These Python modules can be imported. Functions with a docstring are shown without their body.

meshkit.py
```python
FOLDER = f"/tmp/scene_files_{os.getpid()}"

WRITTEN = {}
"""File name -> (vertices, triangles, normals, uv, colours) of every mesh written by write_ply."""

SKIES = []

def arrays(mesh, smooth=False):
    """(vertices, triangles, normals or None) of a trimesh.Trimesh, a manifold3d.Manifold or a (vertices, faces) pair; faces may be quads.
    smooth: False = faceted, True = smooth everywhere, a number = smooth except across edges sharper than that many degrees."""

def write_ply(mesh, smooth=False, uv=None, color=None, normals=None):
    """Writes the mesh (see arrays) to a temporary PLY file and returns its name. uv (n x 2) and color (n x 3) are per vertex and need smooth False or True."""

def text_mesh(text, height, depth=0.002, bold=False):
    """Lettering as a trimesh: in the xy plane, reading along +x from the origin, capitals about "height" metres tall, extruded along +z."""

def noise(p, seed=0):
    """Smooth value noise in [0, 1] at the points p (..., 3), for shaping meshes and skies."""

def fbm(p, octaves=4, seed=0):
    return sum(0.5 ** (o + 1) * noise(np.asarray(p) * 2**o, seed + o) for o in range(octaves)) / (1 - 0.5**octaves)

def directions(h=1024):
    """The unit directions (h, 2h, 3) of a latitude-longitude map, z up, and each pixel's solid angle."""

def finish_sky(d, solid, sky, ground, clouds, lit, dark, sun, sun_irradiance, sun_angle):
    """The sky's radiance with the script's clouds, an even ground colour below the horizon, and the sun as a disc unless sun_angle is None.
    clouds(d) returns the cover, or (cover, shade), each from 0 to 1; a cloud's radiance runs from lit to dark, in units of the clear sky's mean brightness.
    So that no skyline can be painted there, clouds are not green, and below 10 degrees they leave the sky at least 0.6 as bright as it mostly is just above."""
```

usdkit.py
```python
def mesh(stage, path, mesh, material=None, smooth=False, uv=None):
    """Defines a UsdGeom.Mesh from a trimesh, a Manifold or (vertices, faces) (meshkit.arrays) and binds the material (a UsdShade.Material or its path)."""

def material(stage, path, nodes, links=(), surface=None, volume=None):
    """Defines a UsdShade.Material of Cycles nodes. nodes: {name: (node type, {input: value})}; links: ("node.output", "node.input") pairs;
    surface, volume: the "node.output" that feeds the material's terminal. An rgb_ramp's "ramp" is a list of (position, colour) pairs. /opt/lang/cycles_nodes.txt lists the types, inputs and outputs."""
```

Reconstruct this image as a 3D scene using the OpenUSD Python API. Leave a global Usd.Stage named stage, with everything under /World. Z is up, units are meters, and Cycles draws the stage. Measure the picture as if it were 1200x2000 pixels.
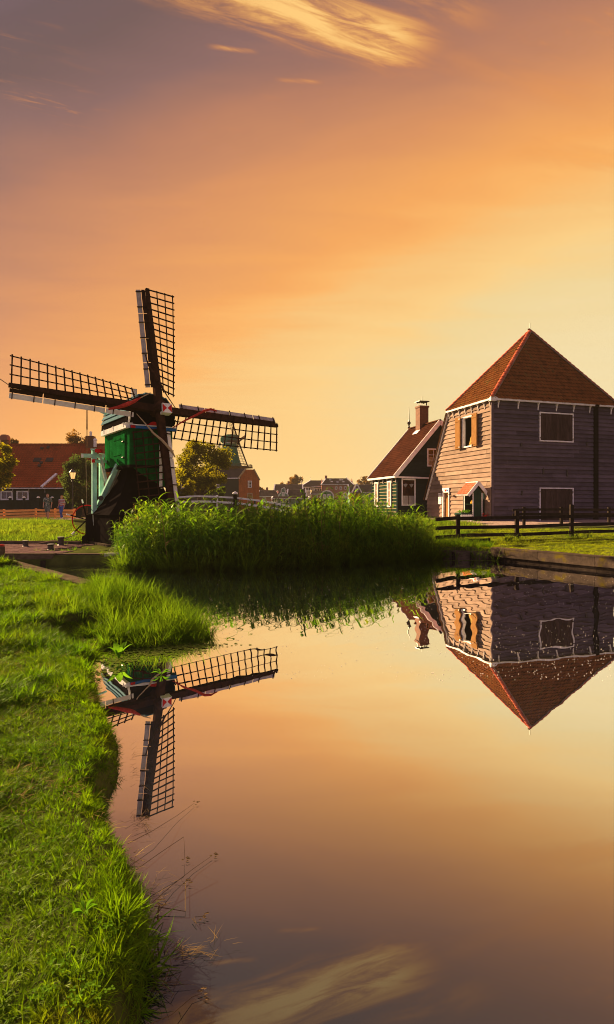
import math, random
import numpy as np, trimesh, shapely, manifold3d
from shapely.geometry import Polygon, Point, LineString, box as sbox
import usdkit, meshkit
from pxr import Usd, UsdGeom, UsdLux, UsdShade, Gf, Sdf, Vt

stage = Usd.Stage.CreateInMemory()
UsdGeom.SetStageUpAxis(stage, 'Z')
UsdGeom.Xform.Define(stage, '/World')
UsdGeom.Scope.Define(stage, '/World/Looks')
PI = math.pi
V = lambda *a: np.array(a, float)
def unit(a):
    a = np.asarray(a, float); return a / (np.linalg.norm(a) + 1e-12)
def srgb(r, g, b):
    return tuple(((c / 255 + .055) / 1.055) ** 2.4 if c > 10 else c / 255 / 12.92 for c in (r, g, b))

# ------------------------------------------------------------------ camera, sky, sun, exposure
EV = 2.5
F, HC = 1100.0, 1.75                       # focal length in photo pixels (1200 wide), eye height above the water
cam = UsdGeom.Camera.Define(stage, '/World/camera')
cam.CreateHorizontalApertureAttr(36.0); cam.CreateVerticalApertureAttr(60.0)
cam.CreateFocalLengthAttr(33.0); cam.CreateVerticalApertureOffsetAttr(-0.39)
cam.AddTransformOp().Set(Gf.Matrix4d(1,0,0,0, 0,0,1,0, 0,-1,0,0, 0,0,HC,1))
cam.CreateClippingRangeAttr(Gf.Vec2f(0.05, 20000))
cam.CreateExposureAttr(EV)

SUN = unit(V(-.68, .62, .34))              # direction towards the sun: low, behind the scene on the left
SKY_STRENGTH = 0.1
sun = UsdLux.DistantLight.Define(stage, '/World/sun')
sun.CreateIntensityAttr(1.25); sun.CreateNormalizeAttr(True); sun.CreateAngleAttr(0.5)
sun.CreateColorAttr(Gf.Vec3f(1.0, .68, .36))
_x = unit(np.cross(V(0,0,1), SUN)); _y = np.cross(SUN, _x)
sun.AddTransformOp().Set(Gf.Matrix4d(*_x,0, *_y,0, *SUN,0, 0,0,0,1))

def build_sky():
    K = 1.0 / (SKY_STRENGTH * 2 ** EV)
    N, Lk = {}, []
    def math_(name, op, a, b=None, c=None, clamp=False):
        inp = {'math_type': op}
        if clamp: inp['use_clamp'] = True
        for k, x in (('value1', a), ('value2', b), ('value3', c)):
            if x is None: continue
            if isinstance(x, str): Lk.append((x, f'{name}.{k}'))
            else: inp[k] = x
        N[name] = ('math', inp); return name + '.value'
    def mr(name, v, a, b, c=0., d=1., kind='smoothstep'):
        N[name] = ('map_range', {'range_type': kind, 'from_min': a, 'from_max': b, 'to_min': c, 'to_max': d, 'clamp': True})
        Lk.append((v, name + '.value')); return name + '.result'
    N['sky'] = ('sky_texture', {'sky_type': 'single_scattering', 'sun_disc': False, 'sun_elevation': float(math.asin(SUN[2])), 'sun_rotation': float(math.atan2(SUN[0], SUN[1])), 'aerosol_density': 1.0})
    N['tc'] = ('texture_coordinate', {})
    N['sep'] = ('separate_xyz', {}); Lk.append(('tc.generated', 'sep.vector'))
    N['dot'] = ('vector_math', {'math_type': 'dot_product', 'vector2': (.5956, .9212, -.9522)}); Lk.append(('tc.generated', 'dot.vector1'))
    w = math_('w0', 'add', 'dot.value', .2134)
    # the lowest band of sky ahead is a little more peach than yellow
    low = mr('low', 'sep.z', 0., .28, 1., 0.)
    side = mr('side', 'sep.x', -.45, .1, 0., .24)
    w = math_('w1', 'subtract', w, math_('lw', 'multiply', low, side))
    # thin high veil: large soft streaks everywhere in the sky
    N['zc'] = ('math', {'math_type': 'maximum', 'value2': .04}); Lk.append(('sep.z', 'zc.value1'))
    px = math_('px', 'divide', 'sep.x', 'zc.value'); py = math_('py', 'divide', 'sep.y', 'zc.value')
    N['pl'] = ('combine_xyz', {}); Lk += [(px, 'pl.x'), (py, 'pl.y')]
    N['mv'] = ('mapping', {'rotation': (0, 0, -.25), 'scale': (.7, 2.2, 1)}); Lk.append(('pl.vector', 'mv.vector'))
    N['nv'] = ('noise_texture', {'scale': 1.4, 'detail': 5., 'roughness': .55, 'distortion': .6}); Lk.append(('mv.vector', 'nv.vector'))
    veil = mr('veil', 'nv.fac', .25, .75, -.05, .05, 'linear')
    high = mr('high', 'sep.z', .05, .35)
    w = math_('w2', 'add', w, math_('vh', 'multiply', veil, high))
    w = math_('w3', 'subtract', w, math_('hr', 'multiply', mr('hz', 'sep.z', .48, .64), mr('hx', 'sep.x', -.2, .4, .08, .20)))
    N['ramp'] = ('rgb_ramp', {'ramp': [((p + .45) / 1.8, srgb(*c)) for p, c in (
        (-.45, (154, 130, 150)), (-.25, (142, 118, 134)), (-.02, (113, 90, 90)), (.06, (118, 92, 88)), (.17, (141, 105, 98)), (.31, (184, 125, 96)), (.41, (204, 138, 96)), (.48, (219, 147, 94)),
        (.58, (234, 160, 93)), (.66, (244, 168, 92)), (.73, (250, 181, 101)), (.79, (247, 193, 118)), (.88, (250, 206, 132)), (.97, (240, 212, 150)), (1.15, (242, 220, 168)))]})
    w = math_('w4', 'add', w, math_('gl', 'multiply', mr('gx', 'sep.x', .12, .45, 0., .10), mr('gz', 'sep.z', .22, .5, 1., 0.)))
    fr = mr('wr', w, -.45, 1.35, 0., 1., 'linear'); Lk.append((fr, 'ramp.fac'))
    # the one bright cirrus streak, wind-drawn, high ahead
    N['mc'] = ('mapping', {'mapping_type': 'point', 'location': (0, 0, 0), 'rotation': (0, 0, -.2)}); Lk.append(('pl.vector', 'mc.vector'))
    N['sc'] = ('separate_xyz', {}); Lk.append(('mc.vector', 'sc.vector'))
    N['ms'] = ('mapping', {'mapping_type': 'texture', 'rotation': (0, 0, .36), 'scale': (1/4.2, 1/26., 1)}); Lk.append(('pl.vector', 'ms.vector'))
    N['nc'] = ('noise_texture', {'scale': 1.0, 'detail': 9., 'roughness': .64, 'distortion': .55}); Lk.append(('ms.vector', 'nc.vector'))
    def streak(k, x, y, rot, a_l, a_r, wid, gain, base):
        """feathered band on the cloud plane around (x, y): reaches a_l to its left, a_r to its right"""
        N[f'mk{k}'] = ('mapping', {'location': (0, 0, 0), 'rotation': (0, 0, -rot)}); Lk.append(('pl.vector', f'mk{k}.vector'))
        N[f'sk{k}'] = ('separate_xyz', {}); Lk.append((f'mk{k}.vector', f'sk{k}.vector'))
        cx, cy = math.cos(-rot) * x - math.sin(-rot) * y, math.sin(-rot) * x + math.cos(-rot) * y
        along = math_(f'al{k}', 'multiply', mr(f'l{k}', f'sk{k}.x', cx - a_l, cx - a_l * .15), mr(f'r{k}', f'sk{k}.x', cx + a_r * .35, cx + a_r, 1., 0.))
        # ragged rim: the noise also moves the band's edge
        qq = math_(f'q{k}', 'subtract', f'sk{k}.y', cy); qq = math_(f'qa{k}', 'absolute', qq)
        qq = math_(f'qn{k}', 'subtract', qq, math_(f'ns{k}', 'multiply_add', 'nc.fac', wid * .9, -wid * .45))
        e = math_(f'e{k}', 'multiply', along, mr(f'b{k}', qq, wid * .1, wid, 1., 0.))
        return math_(f'g{k}', 'multiply', math_(f'm{k}', 'multiply', e, math_(f'f{k}', 'multiply_add', nn, 1 - base, base)), gain)
    nn = mr('nn', 'nc.fac', .30, .60)
    cl = streak(0, .06, 1.175, .34, .62, .30, .10, 1.0, .30)
    for k, args in enumerate(((-.03, 1.13, .27, .5, .33, .05, .55, .2), (-.168, 1.233, .15, .06, .07, .012, .75, .3), (-.024, 1.326, .12, .06, .07, .012, .6, .3), (.24, 1.12, .3, .2, .2, .05, .35, .1), (.80, 1.62, .1, .25, .3, .07, .45, .4), (.42, 1.30, .3, .3, .5, .06, .22, .3)), 1):
        cl = math_(f'mx{k}', 'maximum', cl, streak(k, *args))
    # scattered wisps around it and in the rest of the high sky
    N['nw'] = ('noise_texture', {'scale': 2.1, 'detail': 6., 'roughness': .6, 'distortion': .7}); Lk.append(('ms.vector', 'nw.vector'))
    N['nb'] = ('noise_texture', {'scale': 2.6, 'detail': 2.}); Lk.append(('pl.vector', 'nb.vector'))
    wisp = math_('wisp', 'multiply', mr('wm', 'nw.fac', .52, .78), mr('wb', 'nb.fac', .52, .72))
    wisp = math_('wisp2', 'multiply', wisp, mr('wz', 'sep.z', .3, .55, 0., .55))
    cover = math_('cover', 'maximum', cl, wisp, clamp=True)
    N['crmp'] = ('rgb_ramp', {'ramp': [(0., srgb(214, 130, 70)), (.35, srgb(240, 156, 78)), (.7, srgb(255, 186, 98)), (1., srgb(255, 203, 122))]}); Lk.append((cover, 'crmp.fac'))
    N['mixc'] = ('mix_color', {}); Lk.extend([(cover, 'mixc.fac'), ('ramp.color', 'mixc.a'), ('crmp.color', 'mixc.b')])
    N['gain'] = ('vector_math', {'math_type': 'scale', 'scale': K}); Lk.append(('mixc.result', 'gain.vector1'))
    N['mixs'] = ('mix_color', {'fac': .995, 'use_clamp': False}); Lk.extend([('sky.color', 'mixs.a'), ('gain.vector', 'mixs.b')])
    N['bg'] = ('background_shader', {'strength': SKY_STRENGTH}); Lk.append(('mixs.result', 'bg.color'))
    m = usdkit.material(stage, '/World/Looks/sky_look', N, Lk, surface='bg.background')
    dome = UsdLux.DomeLight.Define(stage, '/World/sky')
    UsdShade.MaterialBindingAPI.Apply(dome.GetPrim()).Bind(m)
    dome.GetPrim().SetCustomDataByKey('kind', 'structure')
build_sky()

# ------------------------------------------------------------------ helpers
R = random.Random(11); rng = np.random.default_rng(11)
def at(px, py, Y): return V((px - 600) / F * Y, Y, HC + (987 - py) / F * Y)
def gp(px, py, z=0.): return at(px, py, (HC - z) * F / (py - 987))

class MB:
    """collects triangles"""
    def __init__(s): s.v, s.f, s.n = [], [], 0
    def add(s, v, f):
        v = np.asarray(v, float); f = np.asarray(f, int)
        if f.ndim == 2 and f.shape[1] == 4: f = np.vstack([f[:, [0,1,2]], f[:, [0,2,3]]])
        s.v.append(v); s.f.append(f + s.n); s.n += len(v); return s
    def box(s, c, size, ax=None):
        ax = np.eye(3) if ax is None else np.asarray(ax, float); h = np.asarray(size, float) / 2
        p = np.array([[i, j, k] for i in (-1, 1) for j in (-1, 1) for k in (-1, 1)]) * h
        return s.add(np.asarray(c) + p @ ax, [[0,1,3,2],[4,6,7,5],[0,4,5,1],[2,3,7,6],[0,2,6,4],[1,5,7,3]])
    def bar(s, a, b, w, h, up=(0,0,1), w2=None, h2=None):
        """beam from a to b; w across, h along up; may taper to w2, h2"""
        a, b = np.asarray(a, float), np.asarray(b, float); d = unit(b - a)
        x = np.cross(d, up)
        if np.linalg.norm(x) < 1e-6: x = np.cross(d, (1, 0, 0))
        x = unit(x); u = np.cross(x, d); w2 = w if w2 is None else w2; h2 = h if h2 is None else h2
        p = [e + x * i * ww / 2 + u * j * hh / 2 for e, ww, hh in ((a, w, h), (b, w2, h2)) for i, j in ((-1,-1),(1,-1),(1,1),(-1,1))]
        return s.add(p, [[0,1,2,3],[7,6,5,4],[0,4,5,1],[1,5,6,2],[2,6,7,3],[3,7,4,0]])
    def tube(s, pts, r, sides=6, cap=True):
        p = np.asarray(pts, float); t = np.gradient(p, axis=0); t /= np.linalg.norm(t, axis=1, keepdims=True) + 1e-12
        ref = np.where(np.abs(t[:, 2:]) < .9, [0, 0, 1.], [1., 0, 0]); a = np.cross(t, ref)
        for i in range(1, len(a)):
            if a[i] @ a[i-1] < 0: a[i] = -a[i]
        a /= np.linalg.norm(a, axis=1, keepdims=True); b = np.cross(t, a); g = np.arange(sides) * 2 * PI / sides
        rr = np.broadcast_to(r, (len(p),))[:, None, None]
        v = (p[:, None] + rr * (np.cos(g)[None, :, None] * a[:, None] + np.sin(g)[None, :, None] * b[:, None])).reshape(-1, 3)
        q = [[i*sides+j, i*sides+(j+1) % sides, (i+1)*sides+(j+1) % sides, (i+1)*sides+j] for i in range(len(p)-1) for j in range(sides)]
        s.add(v, q)
        if cap:
            n = len(p); s.add(np.vstack([v[:sides], p[:1]]), [[j, (j+1) % sides, sides] for j in range(sides)])
            s.add(np.vstack([v[-sides:], p[-1:]]), [[(j+1) % sides, j, sides] for j in range(sides)])
        return s
    def lathe(s, prof, c=(0,0,0), sides=12):
        c = np.asarray(c, float); g = np.arange(sides) * 2 * PI / sides
        v = np.array([[r*math.cos(a), r*math.sin(a), z] for r, z in prof for a in g]) + c
        return s.add(v, [[i*sides+j, i*sides+(j+1) % sides, (i+1)*sides+(j+1) % sides, (i+1)*sides+j] for i in range(len(prof)-1) for j in range(sides)])
    def poly(s, P, ring, front, back):
        """2-D polygon (list of (u, z)) -> solid between offsets; front may be a function of (u, z). P(u, z, o) -> point"""
        pg = ring if hasattr(ring, 'exterior') else Polygon(ring)
        pg = shapely.geometry.polygon.orient(pg)
        v2, f = trimesh.creation.triangulate_polygon(pg, engine='earcut'); n = len(v2)
        fo = front if callable(front) else (lambda u, z: front)
        vf = [P(u, z, fo(u, z)) for u, z in v2]; vb = [P(u, z, back) for u, z in v2]
        s.add(np.vstack([vf, vb]), np.vstack([f, f[:, ::-1] + n]))
        for r in [pg.exterior, *pg.interiors]:
            c = list(r.coords)[:-1]; m = len(c)
            a = [P(u, z, fo(u, z)) for u, z in c]; b = [P(u, z, back) for u, z in c]
            s.add(np.vstack([a, b]), [[(i+1) % m, i, i+m, (i+1) % m + m] for i in range(m)])
        return s
    def tri(s, a, b, c): return s.add([a, b, c], [[0, 1, 2]])
    def quad(s, a, b, c, d): return s.add([a, b, c, d], [[0,1,2,3]])
    def tm(s, m): return s.add(m.vertices, m.faces)
    def get(s): return np.vstack(s.v), np.vstack(s.f)

taken = set()
def uniq(parent, name):
    p = f'{parent}/{name}'; k = 0
    while p in taken:
        k += 1; p = f'{parent}/{name}_{k:03d}'
    taken.add(p); return p
def tag(prim, label=None, cat=None, group=None, kind=None):
    for k, x in (('label', label), ('category', cat), ('group', group), ('kind', kind)):
        if x: prim.SetCustomDataByKey(k, x)
    return prim
class Thing:
    def __init__(s, name, label=None, cat=None, o=(0,0,0), group=None, kind=None):
        s.path = uniq('/World', name); s.o = np.asarray(o, float)
        x = UsdGeom.Xform.Define(stage, s.path); x.AddTranslateOp().Set(Gf.Vec3d(*map(float, s.o)))
        s.prim = tag(x.GetPrim(), label, cat, group, kind)
    def part(s, name, mb, mat, parent=None, smooth=False, label=None, kind=None):
        p = uniq(parent or s.path, name)
        v, f = mb.get() if isinstance(mb, MB) else meshkit.arrays(mb)[:2]
        m = usdkit.mesh(stage, p, (v - s.o, f), mat, smooth); tag(m.GetPrim(), label, kind=kind); return p
def single(name, mb, mat, label=None, cat=None, group=None, kind=None, smooth=False, o=None):
    p = uniq('/World', name); v, f = mb.get() if isinstance(mb, MB) else (mb.vertices, mb.faces)
    o = V((v[:,0].min()+v[:,0].max())/2, (v[:,1].min()+v[:,1].max())/2, v[:,2].min()) if o is None else np.asarray(o, float)
    m = usdkit.mesh(stage, p, (v - o, f), mat, smooth)
    UsdGeom.Xformable(m).AddTranslateOp().Set(Gf.Vec3d(*map(float, o)))
    return tag(m.GetPrim(), label, cat, group, kind)
def copy_of(src, name, o, label, group, rotz=0.):
    p = uniq('/World', name); x = UsdGeom.Xform.Define(stage, p)
    x.GetPrim().GetReferences().AddInternalReference(src.path); x.GetPrim().SetInstanceable(True)
    x.ClearXformOpOrder(); x.GetPrim().GetAttribute('xformOp:translate').Set(Gf.Vec3d(*map(float, o)))
    ops = [UsdGeom.XformOp(x.GetPrim().GetAttribute('xformOp:translate'))]
    if rotz: r = x.AddRotateZOp(); r.Set(math.degrees(rotz)); ops.append(r)
    x.SetXformOpOrder(ops)
    return tag(x.GetPrim(), label, None, group)
def scatter(name, protos, pos, yaw, scale, label, cat=None, which=None, tilt=None, kind='stuff'):
    """one PointInstancer: protos = [(mesh, material)], arrays of places"""
    p = uniq('/World', name); pi = UsdGeom.PointInstancer.Define(stage, p); paths = []
    for i, (mb, mat) in enumerate(protos):
        q = uniq(p, 'clump'); usdkit.mesh(stage, q, mb.get(), mat, smooth=True); paths.append(Sdf.Path(q))
    pi.CreatePrototypesRel().SetTargets(paths); n = len(pos)
    which = rng.integers(0, len(protos), n) if which is None else which
    pi.CreateProtoIndicesAttr(Vt.IntArray.FromNumpy(np.asarray(which, np.int32)))
    pi.CreatePositionsAttr(Vt.Vec3fArray.FromNumpy(np.asarray(pos, np.float32)))
    sc = np.asarray(scale, np.float32); sc = np.repeat(sc[:, None], 3, 1) if sc.ndim == 1 else sc
    pi.CreateScalesAttr(Vt.Vec3fArray.FromNumpy(sc))
    qs = []
    for i in range(n):
        q = Gf.Rotation(Gf.Vec3d(0,0,1), math.degrees(yaw[i]))
        if tilt is not None:                               # tilt = angle of lean towards the local +x
            q = Gf.Rotation(Gf.Vec3d(0,1,0), math.degrees(tilt[i])) * q
        qq = q.GetQuat(); qs.append(Gf.Quath(qq.GetReal(), *qq.GetImaginary()))
    pi.CreateOrientationsAttr(Vt.QuathArray(qs))
    return tag(pi.GetPrim(), label, cat, kind=kind)

class Frame:
    """building axes: x along the front, y into the depth, origin on the ground plan"""
    def __init__(s, o, x):
        s.o = V(o[0], o[1], 0); s.x = unit(V(x[0], x[1], 0)); s.y = V(-s.x[1], s.x[0], 0); s.z = V(0,0,1); s.ax = np.array([s.x, s.y, s.z])
    def p(s, x, y, z): return s.o + s.x*x + s.y*y + s.z*z
    def box(s, mb, x0, x1, y0, y1, z0, z1): return mb.box(s.p((x0+x1)/2, (y0+y1)/2, (z0+z1)/2), (x1-x0, y1-y0, z1-z0), s.ax)

# ------------------------------------------------------------------ materials
def look(name, c1, c2=None, scale=3., rough=.8, island=0., obj=0., bump=0., bscale=40., stretch=(1,1,1), spec=0., lo=.35, hi=.65, detail=4., c3=None, trans=0., tcol=None, metal=0., hue=0., gloss=0.):
    c2 = c2 or c1
    N = {'g': ('geometry', {}), 'm': ('mapping', {'scale': stretch}), 'n': ('noise_texture', {'scale': scale, 'detail': detail, 'roughness': .6}),
         'r': ('rgb_ramp', {'ramp': [(lo, c1), (hi, c2)] + ([(min(.98, hi + .15), c3)] if c3 else [])}), 'p': ('principled_bsdf', {'roughness': rough, 'specular_ior_level': spec, 'metallic': metal})}
    Lk = [('g.position', 'm.vector'), ('m.vector', 'n.vector'), ('n.fac', 'r.fac')]
    out = 'r.color'
    if island or obj or hue:
        N['oi'] = ('object_info', {}); N['ad'] = ('math', {'math_type': 'add'}); N['fr'] = ('math', {'math_type': 'fraction'})
        Lk += [('oi.random', 'ad.value1'), ('g.random_per_island', 'ad.value2'), ('ad.value', 'fr.value1')]
        src = 'fr.value' if island and obj else ('g.random_per_island' if island else 'oi.random')
        amt = max(island, obj)
        N['mr'] = ('map_range', {'from_min': 0., 'from_max': 1., 'to_min': 1 - amt, 'to_max': 1 + amt}); Lk.append((src, 'mr.value'))
        N['h'] = ('hsv', {'hue': .5, 'saturation': 1., 'fac': 1.}); Lk += [('mr.result', 'h.value'), (out, 'h.color')]
        if hue:
            N['wn'] = ('white_noise_texture', {'dimensions': '1D'}); Lk.append((src, 'wn.w'))
            N['hr'] = ('map_range', {'from_min': 0., 'from_max': 1., 'to_min': .5 - hue, 'to_max': .5 + hue}); Lk += [('wn.value', 'hr.value'), ('hr.result', 'h.hue')]
        out = 'h.color'
    if trans or spec < .25:                                # matt surfaces
        N['p'] = ('diffuse_bsdf', {'roughness': .3 if not trans else 0.}); Lk.append((out, 'p.color'))
    else: Lk.append((out, 'p.base_color'))
    if bump:
        N['bn'] = ('noise_texture', {'scale': bscale, 'detail': 3.}); N['b'] = ('bump', {'strength': bump, 'distance': .02})
        Lk += [('m.vector', 'bn.vector'), ('bn.fac', 'b.height'), ('b.normal', 'p.normal')]
    surf = 'p.BSDF'
    if trans:
        N['t'] = ('translucent_bsdf', {}); N['tm'] = ('mix_color', {'blend_type': 'multiply', 'fac': 1., 'b': tcol or (1., 1., .5), 'use_clamp': False}); N['mx'] = ('mix_closure', {'fac': trans})
        Lk += [(out, 'tm.a'), ('tm.result', 't.color'), ('p.BSDF', 'mx.closure1'), ('t.BSDF', 'mx.closure2')]; surf = 'mx.closure'
        if gloss:
            N['gl'] = ('glossy_bsdf', {'roughness': .38, 'color': (.9, 1., .8)}); N['mg'] = ('mix_closure', {'fac': gloss}); Lk += [('mx.closure', 'mg.closure1'), ('gl.BSDF', 'mg.closure2')]; surf = 'mg.closure'
    return usdkit.material(stage, '/World/Looks/' + name, N, Lk, surface=surf)
def brick_look(name, c1, c2, mortar, w=.22, h=.075):
    N = {'g': ('geometry', {}), 's': ('separate_xyz', {}), 'a': ('math', {'math_type': 'add'}), 'c': ('combine_xyz', {}),
         'b': ('brick_texture', {'color1': c1, 'color2': c2, 'mortar': mortar, 'scale': 1., 'brick_width': w, 'row_height': h, 'mortar_size': .008, 'mortar_smooth': .2}),
         'bu': ('bump', {'strength': .6, 'distance': .01}), 'p': ('principled_bsdf', {'roughness': .9, 'specular_ior_level': .2})}
    return usdkit.material(stage, '/World/Looks/' + name, N, [('g.position', 's.vector'), ('s.x', 'a.value1'), ('s.y', 'a.value2'), ('a.value', 'c.x'), ('s.z', 'c.y'), ('c.vector', 'b.vector'), ('b.color', 'p.base_color'), ('b.fac', 'bu.height'), ('bu.normal', 'p.normal')], surface='p.BSDF')
def glass_look(name, tint=(.9,.9,.9), back=None):
    N = {'t': ('transparent_bsdf', {'color': tint}), 'g': ('glossy_bsdf', {'roughness': .02, 'color': (1,1,1)}), 'f': ('fresnel', {'IOR': 1.5}), 'm': ('mix_closure', {})}
    return usdkit.material(stage, '/World/Looks/' + name, N, [('f.fac', 'm.fac'), ('t.BSDF', 'm.closure1'), ('g.BSDF', 'm.closure2')], surface='m.closure')
def lamp_look(name, col, strength):
    return usdkit.material(stage, '/World/Looks/' + name, {'e': ('emission', {'color': col, 'strength': strength})}, [], surface='e.emission')

M = {}
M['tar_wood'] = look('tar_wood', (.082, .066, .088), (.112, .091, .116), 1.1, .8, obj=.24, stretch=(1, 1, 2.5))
M['lit_side_wood'] = look('lit_side_wood', (.215, .150, .116), (.275, .200, .155), 1.6, .8, obj=.22, stretch=(1, 1, 2.5))  # left wall boards: sunlight painted in as a paler tan than the front
M['tar_black'] = look('tar_black', (.007, .006, .006), (.012, .010, .010), 3, .85, bump=.3, bscale=25, spec=.06)
M['black_wood'] = look('black_wood', (.016, .012, .011), (.034, .026, .021), 6, .75, obj=.25, bump=.4, bscale=30)
M['sail_wood'] = look('sail_wood', (.028, .014, .010), (.05, .025, .016), 5, .7, obj=.2)
M['shutter_dark'] = look('shutter_dark', (.040, .026, .024), (.068, .046, .042), 3, .7, obj=.2, stretch=(3, 3, .5))
M['white_paint'] = look('white_paint', (.62, .61, .62), (.80, .79, .79), 3, .5, spec=.0)
M['grey_board'] = look('grey_board', (.30, .27, .26), (.48, .44, .43), 4, .6)
M['shutter_tan'] = look('shutter_tan', (.20, .10, .036), (.28, .145, .055), 5, .6, stretch=(4, 4, .6))
M['roof_tile'] = look('roof_tile', (.23, .088, .034), (.42, .145, .048), 1.8, .9, island=.5, hue=.022, spec=.1, c3=(.26, .17, .06), lo=.3, hi=.55)
M['ridge_tile'] = look('ridge_tile', (.36, .08, .04), (.50, .15, .09), 6, .8, obj=.2)
M['mortar'] = look('mortar', (.20, .15, .12), (.30, .24, .20), 8, .9)
M['under_roof'] = look('under_roof', (.05, .025, .015))
M['house_tile'] = look('house_tile', (.085, .030, .019), (.14, .046, .026), 1.2, .9, spec=.08, island=.3, hue=.015)
M['red_tile'] = look('red_tile', (.30, .052, .020), (.44, .088, .032), .5, .9, spec=.08, island=.25, hue=.012)
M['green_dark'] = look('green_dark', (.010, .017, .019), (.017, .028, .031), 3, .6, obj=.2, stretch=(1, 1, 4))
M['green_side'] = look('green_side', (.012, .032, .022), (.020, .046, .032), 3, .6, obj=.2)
M['cream_and_sunlit_edge'] = look('cream_and_sunlit_edge', (.30, .23, .14), (.42, .32, .20), 6, .7)  # sun catching the house board edges, painted in; also plain cream trim
M['mill_green'] = look('mill_green', (.005, .075, .015), (.009, .125, .027), 2.6, .55, obj=.12)
M['mint'] = look('mint', (.28, .56, .48), (.38, .68, .58), 3, .5, obj=.1)
M['mint_worn'] = look('mint_worn', (.30, .38, .34), (.45, .48, .44), 8, .7)
M['cap_blue'] = look('cap_blue', (.10, .19, .23), (.14, .24, .28), 4, .8, obj=.15, spec=.05)
M['blue_paint'] = look('blue_paint', (.02, .10, .30), (.03, .14, .38), 5, .5)
M['red_paint'] = look('red_paint', (.42, .015, .018), (.55, .025, .025), 5, .5)
M['rope'] = look('rope', (.34, .25, .16), (.46, .36, .24), 30, .9)
M['red_rope'] = look('red_rope', (.30, .03, .025), (.45, .05, .04), 10, .9)
M['iron'] = look('iron', (.012, .012, .013), (.03, .025, .022), 10, .5, spec=.5)
M['glass'] = glass_look('glass')
M['dark_room'] = look('dark_room', (.012, .010, .010), (.02, .016, .014), 2, .9)
M['curtain'] = look('curtain', (.55, .55, .58), (.75, .75, .78), 14, .9, stretch=(6, 6, .3))
M['drape'] = look('drape', (.07, .03, .02), (.12, .05, .035), 4, .9)
M['yellow_blind'] = look('yellow_blind', (.16, .10, .018), (.26, .17, .03), 4, .9)
M['hay'] = look('hay', (.30, .19, .05), (.50, .34, .11), 9, .9, island=.25)
M['brick_wall'] = brick_look('brick_wall', (.10, .036, .016), (.15, .056, .026), (.085, .06, .04))
M['village_brick'] = look('village_brick', (.24, .095, .07), (.30, .13, .10), .4, .9)
M['fence_sun_orange'] = look('fence_sun_orange', (.78, .36, .11), (.88, .46, .16), 2, .7, obj=.12)  # orange carries sunlight that does not reach the rails
M['timber'] = look('timber', (.06, .047, .034), (.11, .086, .06), 5, .9, spec=.06, obj=.15, bump=.5, bscale=18, stretch=(1, 1, 3))
M['mossy_timber'] = look('mossy_timber', (.040, .031, .024), (.07, .052, .04), 2.5, .9, obj=.15, bump=.5, bscale=18, c3=(.11, .085, .01), lo=.35, hi=.55)
M['grey_stone'] = look('grey_stone', (.20, .20, .20), (.30, .29, .28), 6, .8, bump=.3)
M['paver'] = look('paver', (.16, .10, .095), (.23, .15, .14), 5, .9, island=.25, spec=.04)
M['gravel'] = look('gravel', (.20, .14, .12), (.36, .27, .23), 22, .95, bump=.8, bscale=60)
M['soil'] = look('soil', (.04, .05, .014), (.075, .085, .022), 2.2, .95, bump=.5, bscale=14, c3=(.10, .085, .035))
M['bark'] = look('bark', (.06, .042, .03), (.11, .08, .055), 9, .9, bump=.6, bscale=20)
M['dry_reed'] = look('dry_reed', (.16, .12, .045), (.26, .19, .07), 2, .9, obj=.3, trans=.3, tcol=(1.1, 1., .5))
GT = (1.3, 1.4, .35)
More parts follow.
